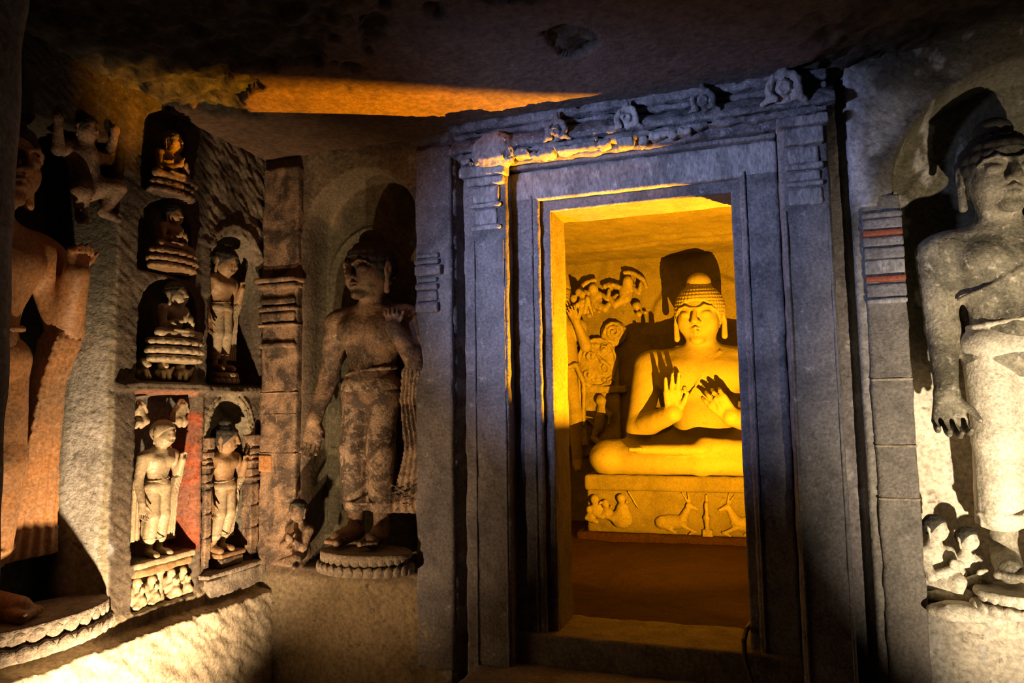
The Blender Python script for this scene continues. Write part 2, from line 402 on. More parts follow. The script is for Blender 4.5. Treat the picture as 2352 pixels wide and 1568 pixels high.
def standing(name, label, cat, loc, rz, H, h, mats, head_rot=(0, 0, 0), head_s=.10, sway=lambda z: 0., detail=True, armx=1., curls=9., knee=.0,
             drape_l=False, hdx=0., curlR=.25, ush=True, shoulder=1., rob=True, group=None, thinD=1., skw=1., hx=0., sash=False, zig=True, fold=.006):
    """robed standing Buddha: right arm lowered with open palm, left hand lifting the robe"""
    root = thing(name, label, cat, loc, rz, group)
    S = lambda x, y, z: ((x+sway(z)), y, z)
    B = Field((-.32*H, -.24*H, -.01*H), (.32*H, .14*H, 1.02*H), h)
    hc = (.90-.0)*H
    Hr = Field((-.14*H+hdx*H+sway(.9)*H, -.15*H, .82*H), (.14*H+hdx*H+sway(.9)*H, .16*H, 1.07*H), h*.8)
    head(B, Hr, (H*(hdx+sway(.9)), -.035*H, hc), head_s*H, rotm(*head_rot), detail, curls, ush)
    B.frame((0, 0, 0), H)
    sx = shoulder
    B.ell(S(0, 0, .69), (.115*sx, .072, .11), .03).cap(S(-.105*sx, 0, .745), S(.105*sx, 0, .745), .046, .046, .04)
    B.ell(S(0, .0, .58), (.083, .06, .10), .03).ell(S(0, .0, .50), (.10, .07, .07), .03).ell(S(0, -.03, .54), (.05, .04, .05), .03)
    for q in (-1, 1): B.ell(S(q*.052, -.052, .705), (.05, .028, .036), .03)
    for q in (-1, 1):
        B.cap(S(q*.052, 0, .49), S(q*.05, -.006, .29), .052, .038, .03).cap(S(q*.05, -.006, .29), S(q*.048, .012, .055), .037, .026, .02)
        B.cap(S(q*.048, .01, .03), S(q*.062, -.075, .018), .03, .027, .015, '+')
        if detail:
            for j in range(5): B.cap(S(q*(.042+.011*j), -.085, .016), S(q*(.044+.012*j), -.112+.004*j, .012), .0085 if j else .012, None, .004)
        else: B.cap(S(q*.05, -.08, .016), S(q*.072, -.085, .014), .018, .018, .01)
    ax = armx
    sh = S(-.145*sx, .0, .735); el = S(-.175*ax*sx, .015, .56); wr = S(-.19*ax, -.045, .405)
    B.cap(sh, el, .044, .034, .03).cap(el, wr, .034, .024, .015)
    hand(B, wr, (0, -.15, -1), (0, -1, -.1), .142, curlR, -1, .01)
    sh = S(.145*sx, .0, .735); el = S(.195*sx+hx, -.005, .585); wr = S(.152+hx*1.3, -.085, .70)
    B.cap(sh, el, .044, .036, .03).cap(el, wr, .036, .026, .015)
    hand(B, wr, (-.05, -.05, 1), (.2, -1, 0), .105, 1.9, 1, .01)
    if sash: B.chain([S(.135, -.03, .77), S(.08, -.074, .735), S(.0, -.076, .675), S(-.06, -.062, .64), S(-.11, -.03, .62)], .0055, .006)
    B.frame(); B.rough(.0012 if H > 1 else .0006, 40 if H > 1 else 80)
    b = B.mesh('body', mats[0], root); Hr.mesh('hair', mats[1], root)
    if rob:
        Rb = Field((-.30*H, -.15*H, .0), (.30*H, .13*H, .66*H), h)
        Rb.frame((0, 0, 0), H)
        for q in (-1, 1):
            Rb.cap(S(q*.048, .0, .50), S(q*.050, -.016-knee*(q > 0), .30), .058*skw, .050*skw, .02).cap(S(q*.05, -.016-knee*(q > 0), .30), S(q*.05, .002, .13), .050*skw, .044*skw, .015)
        Rb.ell(S(0, 0, .515), (.107, .077, .06), .02)
        Rb.curtain([(.10, -.092*skw+sway(.1), .092*skw+sway(.1), .028, .030), (.3, -.088*skw+sway(.3), .088*skw+sway(.3), .022, .025), (.5, -.07+sway(.5), .07+sway(.5), .01, .025)], .003, 9, .014)
        # rounded waist roll
        wz = .565
        ring = [S(.088*math.cos(a), .066*math.sin(a), wz+.010*math.cos(a)) for a in np.linspace(0, 2*PI, 17)]
        Rb.chain(ring, .0065, .004)
        # under-robe hem band
        ringh = [S(.098*skw*math.cos(a), .055*math.sin(a)+.005, .13) for a in np.linspace(PI, 2*PI, 13)]
        Rb.chain(ringh, .005, .004)
        Rb.put((-.3, -.15, 0), (.3, .13, .095), lambda x, y, z: (z-.092)+0*x+0*y, 0, '-')
        # falling end of the robe below the lifted hand
        a_, b_ = sway(.6), sway(.1); D = thinD
        Rb.curtain([(.095, .085+b_, .215*D+b_, .025, .018), (.13, .09+b_, .205*D+b_, .02, .02), (.30, .115+a_*.6, .195*D+a_*.6, .01, .02), (.47, .135+a_+hx, .195*D+a_+hx, .0, .022), (.56, .15+a_+hx, .215+a_+hx, -.01, .028), (.60, .17+a_+hx, .215+a_+hx, -.01, .022)], fold, 9, .012)
        if H > 1 and zig:
            for j in range(5):
                z = .12+.012*j; Rb.chain([(.10+b_, -.01, z+.02), (.15+b_, -.014, z-.004), (.20+b_, -.006, z+.03)], .0025, .004, '-' if j % 2 else '+')
        if drape_l: Rb.curtain([(.13, -.20, -.12, .03, .012), (.55, -.19, -.13, .02, .012)], .004, 5, .01)
        Rb.frame(); Rb.rough(.0012 if H > 1 else .0006, 40 if H > 1 else 80)
        Rb.mesh('robe', mats[2], root)
    return root

def seated(name, label, cat, loc, rz, H, h, mats, head_rot=(0, 0, 0), detail=True, curls=11., group=None, ush=True, hs=.165, hz=.83):
    """cross-legged Buddha with both hands before the chest, teaching"""
    root = thing(name, label, cat, loc, rz, group)
    B = Field((-.66*H, -.52*H, -.01*H), (.66*H, .30*H, 1.14*H), h)
    Hr = Field((-.32*H, -.34*H, .58*H), (.32*H, .34*H, 1.28*H), h*.7)
    head(B, Hr, (0, -.03*H, hz*H), hs*H, rotm(*head_rot), detail, curls, ush)
    B.frame((0, 0, 0), H)
    B.ell((0, .02, .50), (.25, .15, .16), .05).cap((-.24, .02, .575), (.24, .02, .575), .082, .082, .08)
    B.ell((0, .02, .31), (.175, .135, .18), .06).ell((0, .05, .12), (.26, .18, .12), .06).ell((0, -.06, .28), (.12, .08, .10), .06)
    for q in (-1, 1): B.ell((q*.115, -.085, .50), (.115, .06, .08), .06)
    for q in (-1, 1):
        B.cap((q*.16, .04, .10), (q*.49, -.14, .085), .10, .088, .05).cap((q*.49, -.15, .075), (q*.02, -.30, .070), .082, .058, .04)
        if detail: B.ell((q*.49, -.18, .08), (.09, .09, .07), .04)
    # feet: the upper one lies sole up across the shin
    B.cap((-.30, -.325, .135), (.0, -.335, .135), .030, .036, .012, '+', (1, 1, .8)); B.cap((.02, -.30, .145), (.34, -.22, .13), .05, .035, .03)
    if detail:
        for j in range(5): B.cap((-.285, -.37+.018*j, .138), (-.335+.006*j, -.375+.018*j, .138), .012, .011, .004)
    for q in (-1, 1):
        sh = (q*.285, .02, .565); el = (q*.335, -.08, .235); wr = ((-.125 if q < 0 else .150), -.30, (.315 if q < 0 else .295))
        B.cap(sh, el, .082, .066, .05).cap(el, wr, .066, .046, .02)
    if detail:
        hand(B, (-.125, -.30, .315), (.10, -.08, 1), (.1, -1, .1), .22, .3, 1, .012, True, (1.0, .25, .18, .15), (.55, -.6, .75))
        hand(B, (.150, -.30, .295), (-.62, -.12, .75), (-.1, .9, .25), .215, .5, 1, .012, True, (.55, .6, .65, .7), (-.2, -.4, .9))
    else:
        B.ell((-.06, -.33, .37), (.06, .05, .085), .02).ell((.07, -.33, .36), (.06, .05, .08), .02).cap((-.05, -.36, .42), (-.03, -.37, .48), .025, .02, .01)
    # robe edge over the left shoulder
    if detail: B.chain([(.10, -.075, .635), (.02, -.135, .52), (-.06, -.155, .40), (-.14, -.125, .28)], .006, .01)
    B.frame(); B.rough(.002 if H > 1 else .0006, 20 if H > 1 else 80)
    B.mesh('body', mats[0], root); Hr.mesh('hair', mats[1], root)
    return root

def figure(root, J, s, h, mats, hs=.1, head_rot=(0, 0, 0), detail=False, thick=1., hair=True, belly=0., hands=True):
    """free-posed figure from joints (metres, local); s scales limb radii"""
    P = np.array([v for v in J.values()]); pad = .16*s
    B = Field(P.min(0)-pad, P.max(0)+pad, h); hc = np.array(J['head'], float)
    Hr = Field(hc-hs*1.3, hc+hs*1.5, h*.8)
    head(B, Hr, hc, hs, rotm(*head_rot), detail, 6., False, True, False)
    B.frame(); t = thick*s
    B.cap(J['head'], J['chest'], .034*t, .05*t, .02*s)
    B.cap(J['chest'], J['hip'], .078*t, .075*t, .04*s)
    if belly: B.ell(np.array(J['hip'])*.6+np.array(J['chest'])*.4, (.09*t, .09*t, .09*t), .03*s)
    for q in 'lr':
        if 'sh'+q in J:
            B.cap(J['chest'], J['sh'+q], .05*t, .042*t, .03*s).cap(J['sh'+q], J['el'+q], .04*t, .032*t, .02*s).cap(J['el'+q], J['wr'+q], .032*t, .022*t, .01*s)
            d = np.array(J['wr'+q], float)-np.array(J['el'+q], float)
            if hands: hand(B, J['wr'+q], d, (0.05, -1, 0.03), .11*s, .4, 1, .01*s)
            else: B.ell(np.array(J['wr'+q])+d/np.linalg.norm(d)*.04*s, (.03*s, .02*s, .035*s), .01*s)
        if 'kn'+q in J:
            B.cap(J['hip'], J['kn'+q], .066*t, .046*t, .03*s).cap(J['kn'+q], J['an'+q], .045*t, .028*t, .015*s)
            if 'to'+q in J: B.cap(J['an'+q], J['to'+q], .03*t, .02*t, .01*s)
    B.rough(.0008, 60)
    B.mesh('body', mats[0], root)
    if hair: Hr.mesh('hair', mats[1], root)
    return root

# ================================================================== SETTING
WY = 3.42      # front face of the doorway wall
WX = -2.68     # front face of the left wall
def mixc(a, b, t): return tuple(p*(1-t)+q*t for p, q in zip(a, b))
def rect(u, v, u0, u1, v0, v1, e=.010): return sst(u, u0-e, u0+e)*(1-sst(u, u1-e, u1+e))*sst(v, v0-e, v0+e)*(1-sst(v, v1-e, v1+e))
def arch(u, v, u0, u1, v0, v1, e=.010, k=1.):
    c = (u0+u1)/2; wd = (u1-u0)/2; sp = v1-wd*k
    top = np.where(v > sp, np.sqrt(((u-c)/wd)**2+((v-sp)/(wd*k))**2), abs(u-c)/wd)*wd
    return (1-sst(top, wd-e, wd+e))*sst(v, v0-e, v0+e)
def aring(u, v, c, sp, r, wd, v0=-9, k=1.):
    q = np.where(v > sp, np.sqrt((u-c)**2+((v-sp)/k)**2), abs(u-c)); return np.exp(-((q-r)/wd)**2)*(v > v0)
def rot2(u, v, a): return u*math.cos(a)+v*math.sin(a), -u*math.sin(a)+v*math.cos(a)

# ---- doorway wall
def back_d(u, v):
    j = .012*(fbm(u*9, v*9, 3)-.5)
    ru, rv = rot2(u, v, 1.1)
    d = .016*(fbm(u*5, v*5, 1)-.5)+.006*(fbm(ru*70, rv*22, 2, 2)-.5)
    n1 = arch(u+j*.4, v, -2.40, -1.70, .765, 2.93, .012)
    d = d*(1-.6*n1)-.20*n1
    d += n1*(.014*aring(u, v, -2.06, 2.36, .30, .012)+.010*aring(u, v, -2.06, 2.36, .225, .01))
    rl = .02*np.clip(np.sin(abs(np.sqrt((u+2.06)**2+(v-2.42)**2)-.35)*9), 0, 1)
    d += (1-n1)*.022*aring(u, v, -2.05, 2.42, .40, .03, 2.3)
    d -= .10*rect(u, v, -1.475, .415, -.1, 3.3, .012)                          # recess behind the door case
    rb = arch(u, v, .60, 1.80, .775, 3.02, .012, .8); d = d*(1-.6*rb)-.25*rb
    d += rb*.014*aring(u, v, 1.0, 2.40, .34, .02)*(v > 2.2)
    d += .03*aring(u, v, 1.0, 2.35, .52, .05, 2.45)*(1-rb)
    d += .03*np.clip(fbm(u*6, v*6, 11)-.5, 0, 1)*sst(v, 2.5, 2.7)*(u > .4)*2
    d -= .02*(1-sst(abs(v-.775+j), .0, .012))*(u < -1.7)                        # shelf joint
    d += (.02+.012*(fbm(u*14, v*4, 6)-.5))*(1-sst(v, .70, .75))*(u < -1.5)
    return d
def back_c(u, v, d):
    n = fbm(u*3, v*3, 21)[..., None]*.6+.7; s = fbm(u*8, v*3, 22)
    base = np.stack(np.broadcast_arrays(.17+0*u, .125, .085), -1)
    def lay(c, m):
        nonlocal base; base = base*(1-m[..., None])+np.array(c)*m[..., None]
    lay((.19, .17, .175), sst(u, -1.78, -1.62))                                 # greyer near the door
    n1 = arch(u, v, -2.40, -1.70, .765, 2.93); lay((.13, .12, .075), n1*.9)
    lay((.26, .205, .125), (1-sst(v, .68, .76))*(u < -1.55))
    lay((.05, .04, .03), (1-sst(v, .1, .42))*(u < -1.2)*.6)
    lay((.30, .23, .14), sst(s, .52, .66)*sst(v, 2.5, 2.75)*(u < -1.4)*.7)
    lay((.27, .25, .22), sst(u, .38, .42))
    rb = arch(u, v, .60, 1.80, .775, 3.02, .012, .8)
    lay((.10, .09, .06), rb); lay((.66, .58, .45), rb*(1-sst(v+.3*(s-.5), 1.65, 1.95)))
    lay((.085, .072, .05), sst(fbm(u*4, v*4, 31)+(u-.5)*.8, .42, .56)*sst(v, 2.42, 2.6)*sst(u, .42, .5)*(1-rb)*.9)
    lay((.42, .41, .45), sst(u, .38, .40)*(1-sst(u+.1*(s-.5), .46, .54))*sst(v, 2.35, 2.5)*sst(fbm(u*9, v*3.5, 33), .38, .5)*.9)
    lay((.05, .05, .045), np.exp(-((u-.43)/.03)**2-((v-2.38)/.13)**2)*.9)
    lay((.55, .48, .37), (1-sst(v, .7, .78))*sst(u, .58, .8))
    lay((.46, .44, .42), sst(fbm(u*16, v*9, 35), .62, .68)*(u > -1.75)*.5)
    for zz in (1.39, 1.17, 1.33, 1.88, 1.72, 1.63):                             # block joints scribed across the piers
        lay((.40, .33, .24), np.exp(-((v-zz-.012*(vn2(u*9, 0*u, int(zz*50))-.5))/.0045)**2)*((u > .44) & (u < .6) | (u > -1.68) & (u < -1.56))*.6)
    base = base*n
    return base[..., 0], base[..., 1], base[..., 2]
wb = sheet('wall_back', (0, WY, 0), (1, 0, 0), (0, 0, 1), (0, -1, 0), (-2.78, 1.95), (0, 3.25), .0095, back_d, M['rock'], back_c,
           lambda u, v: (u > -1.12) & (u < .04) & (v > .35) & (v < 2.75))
tag(wb, kind='structure')

# ---- left wall
LN = dict(big=(1.30, 2.40, .745, 2.80))
def left_d(u, v):
    ru, rv = rot2(u, v, .9)
    ch = fbm(ru*80, rv*20, 41, 2)-.5; lum = fbm(u*6, v*6, 42)-.5
    j = .02*(fbm(u*12, v*12, 43)-.5)
    d = .012*ch+.018*lum
    up = sst(v, 2.2, 2.5)*sst(u, 2.85, 3.0); d += up*(.030*(fbm(ru*28, rv*11, 44, 3)-.5)+.015*lum)
    big = (1-sst(u+.02*(vn2(v*2.2, v*0, 48)-.5), 2.27, 2.41))*sst(v, .73, .76)*(1-sst(v+.05*(u-1.9)*-1, 2.76, 2.79)); d = d*(1-.96*big)-.27*big
    for (u0, u1, v0, v1, dp, ar) in ((2.535, 2.80, 2.66, 3.06, .07, 1), (2.53, 2.84, 2.27, 2.62, .10, 1), (2.545, 2.89, 1.755, 2.24, .13, 1),
                                     (2.545, 2.905, .94, 1.69, .15, 0), (2.555, 2.915, .715, .875, .07, 0)):
        m = (arch if ar else rect)(u, v, u0, u1, v0, v1, .009); d = d*(1-.7*m)-dp*m
    m = arch(u, v, 2.98, 3.385, 1.75, 2.56, .009, 1.2); d = d*(1-.8*m)-.17*m; d += .018*aring(u, v, 3.18, 2.36, .225, .014, 2.2, 1.15)
    m = arch(u, v, 3.015, 3.315, .80, 1.665, .008, 1.15); d = d*(1-.8*m)-.15*m
    for r in (.158, .178, .198): d += .012*aring(u, v, 3.165, 1.49, r, .006, 1.46, 1.12)
    d -= .03*rect(u, v, 2.955, 3.44, .76, 1.69, .006)*(1-m)*.5
    d += .028*rect(u, v, 2.43, 3.46, 1.705, 1.745, .005)+.012*rect(u, v, 2.93, 2.965, .8, 2.5)
    d += .02*rect(u, v, 2.50, 2.92, 1.735, 1.755, .004)
    # ledge and bulging dado with a broken edge
    e = .035*(fbm(u*7, u*0, 45)-.5)+.018*(fbm(u*40, u*0, 46)-.5)
    led = 1-sst(v+e, .705, .735); d = d*(1-led)+led*(.015+.012*lum)
    top = .655-.018*(u-2.0)/1.4
    dd = 1-sst(v+e, top-.012, top+.006); d += dd*(.085+.03*(fbm(ru*26, rv*9, 47, 3)-.5))
    return d
def left_c(u, v, d):
    s = fbm(u*5, v*3, 52); f = fbm(u*14, v*14, 53)
    base = np.stack(np.broadcast_arrays(.13+0*u, .10, .068), -1)
    def lay(c, m):
        nonlocal base; base = base*(1-m[..., None])+np.array(c)*m[..., None]
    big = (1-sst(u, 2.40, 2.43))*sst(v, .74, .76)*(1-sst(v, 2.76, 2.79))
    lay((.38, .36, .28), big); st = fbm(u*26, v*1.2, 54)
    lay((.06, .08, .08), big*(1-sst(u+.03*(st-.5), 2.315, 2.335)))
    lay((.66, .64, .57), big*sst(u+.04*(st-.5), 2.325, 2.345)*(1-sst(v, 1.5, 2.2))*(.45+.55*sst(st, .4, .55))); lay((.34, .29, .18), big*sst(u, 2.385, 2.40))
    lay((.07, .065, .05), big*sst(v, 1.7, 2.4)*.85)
    lay((.42, .42, .42), np.exp(-((u-2.43)/.015)**2-((v-1.02)/.03)**2))
    cream = 0*u
    for q in ((2.545, 2.905, .94, 1.69), (2.555, 2.915, .715, .93)): cream = np.maximum(cream, rect(u, v, *q))
    lay((.16, .15, .13), cream)
    lay((.40, .33, .20), arch(u, v, 2.53, 2.84, 2.27, 2.62)*.4)
    lay((.34, .10, .05), rect(u, v, 2.86, 2.94, .93, 1.60, .015)*(.55+.6*sst(f, .4, .6)))
    lay((.30, .14, .08), rect(u, v, 2.53, 2.92, 1.685, 1.71, .005))
    halo = arch(u, v, 2.98, 3.385, 1.75, 2.56, .009, 1.2); lay((.26, .24, .15), halo*sst(v, 2.1, 2.3)); lay((.10, .08, .06), halo*(1-sst(v, 2.1, 2.3)))
    halo = arch(u, v, 3.015, 3.315, .80, 1.665, .008, 1.15); lay((.22, .23, .17), halo)
    lay((.45, .38, .24), aring(u, v, 3.165, 1.49, .178, .028, 1.46, 1.12)*.8)
    lay((.24, .19, .13), sst(v, 2.3, 2.5)*sst(u, 2.85, 3.0)*sst(f, .35, .6))
    lay((.36, .25, .17), rect(u+.12*(v-2.95)*-1, v, 2.44, 2.50, 2.80, 3.04, .03)*.9)  # shrine lamp's streak high on the wall, painted in as a peach patch
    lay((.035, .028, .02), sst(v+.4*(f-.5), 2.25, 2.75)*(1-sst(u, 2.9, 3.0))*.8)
    led = 1-sst(v, .72, .735); lay((.42, .35, .22), led*sst(s, .3, .5)*.8)
    top = .655; lay((.50, .42, .29), 1-sst(v, top-.02, top))
    base = base*(fbm(u*4, v*4, 55)[..., None]*.6+.7)
    return base[..., 0], base[..., 1], base[..., 2]
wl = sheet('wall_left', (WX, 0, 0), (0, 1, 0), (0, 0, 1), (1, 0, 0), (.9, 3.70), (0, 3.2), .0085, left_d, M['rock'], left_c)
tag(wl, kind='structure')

# ---- ceiling: smoked plaster with flaked patches of bare rock
def ceil_patch(u, v):
    n = fbm(u*7, v*7, 61)-.5; n2 = fbm(u*2.2, v*2.2, 62)
    def blob(cx, cy, rx, ry): return ((u-cx)/rx)**2+((v-cy)/ry)**2+n*2.2
    b = np.minimum(blob(-.72, 2.22, .20, .16), blob(-.66, 2.72, .10, .16))
    m = 1-sst(b, .8, 1.0)
    lf = sst(-(v-2.45)-.35*(u+1.6)+.9*n*1.2, 0, .12)*(u < -1.0)
    r = sst(u+.6*n-(.25), .0, .2)*sst(v, 2.5, 2.9)*.8
    return np.clip(m+lf+r*sst(n2, .3, .5), 0, 1), n, n2
def ceil_d(u, v):
    m, n, n2 = ceil_patch(u, v); rise = .10*sst(u, .3, 1.3)
    return -rise-.012+.014*(fbm(u*4, v*4, 63)-.5)-m*(.030+.07*(fbm(u*16, v*16, 64, 4)-.5))-.02*sst(v, 3.30, 3.40)*0
def ceil_c(u, v, d):
    m, n, n2 = ceil_patch(u, v)
    c = mixc((.11, .09, .085), (.16, .10, .06), sst(v+.25*(u+1.5)*-.3, 2.3, 2.7)*(1-sst(u, -1.5, -.6)))
    c = tuple(a*(.75+.5*fbm(u*12, v*12, 65)) for a in c)
    return tuple(a*(1-m)+b*m*(.35+1.9*fbm(u*20, v*20, 66)**2) for a, b in zip(c, (.06, .056, .045)))
tag(sheet('ceiling', (0, 0, 3.06), (1, 0, 0), (0, 1, 0), (0, 0, -1), (-3.05, 2.0), (.3, 3.75), .012, ceil_d, M['ceil'], ceil_c), kind='structure')
# ---- floor of the antechamber
tag(sheet('floor', (0, 0, 0), (1, 0, 0), (0, 1, 0), (0, 0, 1), (-2.9, 2.0), (-1, 3.5), .06, lambda u, v: .012*(fbm(u*3, v*3, 70)-.5), M['rock'],
          lambda u, v, d: (.10+0*u, .085+0*u, .07+0*u)), kind='structure')

# ---- shrine room
def flat(name, O, U, V, N, ur, vr, st, amp, mat, seed, extra=None):
    f = lambda u, v: amp*(fbm(u*3, v*3, seed)-.5)+amp*.35*(fbm(u*18, v*18, seed+1)-.5)+(extra(u, v) if extra else 0)
    return tag(sheet(name, O, U, V, N, ur, vr, st, f, mat), kind='structure')
flat('wall_shrine_back', (0, 6.95, 0), (1, 0, 0), (0, 0, 1), (0, -1, 0), (-2.35, 1.45), (.4, 3.2), .02, .03, M['shrine'], 80,
     lambda u, v: .03*(1-sst(np.sqrt((u+.46)**2+(v-2.33)**2), .50, .525))+.012*np.exp(-((np.sqrt((u+.46)**2+(v-2.33)**2)-.47)/.012)**2))
flat('wall_shrine_left', (-2.25, 0, 0), (0, 1, 0), (0, 0, 1), (1, 0, 0), (3.7, 7.0), (.4, 3.2), .03, .04, M['shrine'], 82)
flat('wall_shrine_right', (1.35, 0, 0), (0, 1, 0), (0, 0, 1), (-1, 0, 0), (3.7, 7.0), (.4, 3.2), .03, .04, M['shrine'], 84)
flat('ceiling_shrine', (0, 0, 3.06), (1, 0, 0), (0, 1, 0), (0, 0, -1), (-2.3, 1.4), (3.7, 7.0), .02, .05, M['shrine'], 86,
     lambda u, v: .03*sst(v, 6.35, 6.4)+.02*np.exp(-((v-6.2+.1*u)/.05)**2))
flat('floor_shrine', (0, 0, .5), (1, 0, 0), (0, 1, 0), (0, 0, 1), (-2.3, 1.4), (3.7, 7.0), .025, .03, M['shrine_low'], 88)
for nm, lo, hi in (('wall_shrine_front_1', (-2.3, 3.72, .4), (-1.22, 3.80, 3.2)), ('wall_shrine_front_2', (.14, 3.72, .4), (1.4, 3.80, 3.2)),
                   ('wall_shrine_front_3', (-1.24, 3.72, 2.80), (.16, 3.80, 3.2))):
    tag(block(nm, lo, hi, M['shrine'], None, .02, .01, .002), kind='structure')

# ---- door case
door = thing('door_1', None, None, (0, 0, 0), kind='structure')
for nm, lo, hi in (('jamb', (-1.24, 3.49, .40), (-.97, 3.76, 2.92)), ('jamb', (-.08, 3.49, .40), (.16, 3.76, 2.92)), ('lintel', (-.99, 3.49, 2.605), (-.06, 3.76, 2.92))):
    block(nm, lo, hi, M['shrine'], door, .011, .006, .003, 12)
for nm, lo, hi in (('inner_band', (-1.10, 3.475, .50), (-.972, 3.50, 2.665)), ('inner_band', (-.085, 3.475, .50), (.02, 3.50, 2.665)), ('inner_band', (-.98, 3.475, 2.60), (-.07, 3.50, 2.665))):
    block(nm, lo, hi, M['frame'], door, .008, .004, .002)
block('architrave', (-1.20, 3.435, .40), (-1.022, 3.48, 2.68), M['frame'], door, .009, .006, .003)
block('architrave', (-.045, 3.435, .40), (.125, 3.48, 2.68), M['frame'], door, .009, .006, .003)
block('architrave', (-1.20, 3.434, 2.655), (.125, 3.48, 2.815), M['frame_pale'], door, .009, .006, .003)
for x in (-1.062, -.022): block('bead', (x-.008, 3.427, .46), (x+.008, 3.438, 2.68), M['frame'], door, .006, .004, .001)
block('fillet', (-1.165, 3.40, 2.815), (.125, 3.48, 2.838), M['frame'], door, .008, .005, .002)
block('sill', (-1.20, 3.41, .33), (.13, 3.78, .515), M['pier'], door, .012, .01, .004)
block('step', (-1.35, 3.02, .18), (.32, 3.44, .37), M['frame'], door, .014, .015, .006)

# ---- pilasters either side of the door
def bands(root, cx, hw, y, rows, mat, name='band', amp=.003, hh=.007):
    for z0, z1, pr, ww in rows:
        block(name, (cx-hw*ww, y-pr, z0), (cx+hw*ww, y+.05, z1), mat, root, hh, min(.007, (z1-z0)*.35), amp, 25)
def pilaster(name, label, x0, x1, yf, z0, z1, rows, mat, cmat, group=None, yb=3.50):
    t = thing(name, label, 'pilaster', ((x0+x1)/2, yf, 0), 0, group); hw = (x1-x0)/2
    block('shaft', (-hw, 0, z0), (hw, yb-yf, z1), mat, t, .010, .008, .004, 14)
    for r_ in rows:
        z_0, z_1, pr, ww = r_[:4]; cx = r_[4] if len(r_) > 4 else 0
        block('capital_band', (cx-hw*ww, -pr, z_0), (cx+hw*ww, .05, z_1), cmat, t, .0065, min(.008, (z_1-z_0)*.35), .003, 25)
    return t
YP = 3.345
pl = pilaster('door_pilaster', 'blue-grey door pilaster left of the doorway, its lime-streaked capital half broken', -1.40, -1.165, YP, .3, 2.80,
         ((2.775, 2.83, .045, 1.04), (2.73, 2.772, .03, .86, .01), (2.64, 2.725, .018, .60, .01), (2.615, 2.638, .026, .70, .01), (2.53, 2.61, .012, .52, .01), (2.50, 2.526, .02, .70, .01)),
         M['frame'], M['frame_pale'])
pr_ = pilaster('door_pilaster', 'blue-grey door pilaster right of the doorway with a pale square capital block', .128, .335, YP, .3, 2.84,
         ((2.815, 2.86, .055, 1.05), (2.735, 2.81, .04, .82, .0), (2.655, 2.73, .012, .60, .0), (2.625, 2.652, .028, .76, .0), (2.575, 2.62, .014, .64, .0), (2.55, 2.572, .024, .74, .0), (2.47, 2.545, .008, .68)),
         M['frame'], M['frame_pale'])
for t, xs in ((pl, (-.060, .098)), (pr_, (-.085, .09))):
    for x in xs: block('edge_bead', (x-.007, -.008, .35), (x+.007, .004, 2.45), M['frame'], t, .006, .004, .001)
# grey pilaster between the standing Buddha and the door
pilaster('niche_pilaster', 'dark grey half pilaster between the large standing Buddha and the doorway, bands at head height', -1.70, -1.49, 3.395, .3, 3.0,
         ((2.395, 2.42, .02, .62, -.03), (2.36, 2.385, .03, .66, -.03), (2.30, 2.352, .035, .72, -.02), (2.265, 2.292, .018, .55, -.03), (2.225, 2.257, .03, .62, -.03), (2.165, 2.22, .02, .55, -.03), (2.105, 2.16, .028, .62, -.03)),
         M['frame'], M['frame'], None, 3.48)
pilaster('niche_pilaster', 'brown faceted pilaster in the corner left of the large standing Buddha', -2.66, -2.42, 3.37, .76, 3.0,
         ((2.325, 2.352, .05, 1.16), (2.29, 2.318, .035, 1.05), (2.20, 2.235, .02, .95), (2.165, 2.19, .03, 1.02), (2.10, 2.155, .018, .94), (2.075, 2.094, .03, 1.02), (1.955, 1.985, .022, .98)),
         M['brown'], M['brown'], None, 3.48)
pilaster('niche_pilaster', 'pier right of the doorway with red and blue painted bands at its capital', .455, .612, 3.40, .3, 2.50,
         ((2.395, 2.42, .02, 1.),), M['pier'], M['frame'], None, 3.50)
t = [o for o in bpy.data.objects if o.name.startswith('niche_pilaster')][-1]
for i, (z0, z1, mt) in enumerate(((2.345, 2.39, 'frame'), (2.315, 2.34, 'red'), (2.27, 2.31, 'frame'), (2.215, 2.262, 'frame'), (2.15, 2.21, 'frame_pale'), (2.115, 2.14, 'red'), (2.05, 2.105, 'frame'), (2.02, 2.042, 'frame_pale'))):
    o = block('painted_band', (-.078, -.012-.008*(i % 2), z0), (.078, .05, z1), M[mt], t, .006, .006, .002, 25)
    if mt == 'red': o['label'] = 'red painted band'
for z in (1.69, 1.41, 1.19): block('string_course', (-.08, -.006, z), (.08, .03, z+.012), M['ped'], t, .005, .004, .001)

cp = [o for o in bpy.data.objects if o.name == 'niche_pilaster.001'][0]
for z in (1.70, 1.58, 1.365): block('string_course', (-.122, -.006, z), (.122, .03, z+.010), M['brown'], cp, .005, .004, .001)
block('painted_block', (-.119, -.008, 1.27), (-.035, .03, 1.362), M['orange'], cp, .006, .004, .0015)['label'] = 'orange painted block'
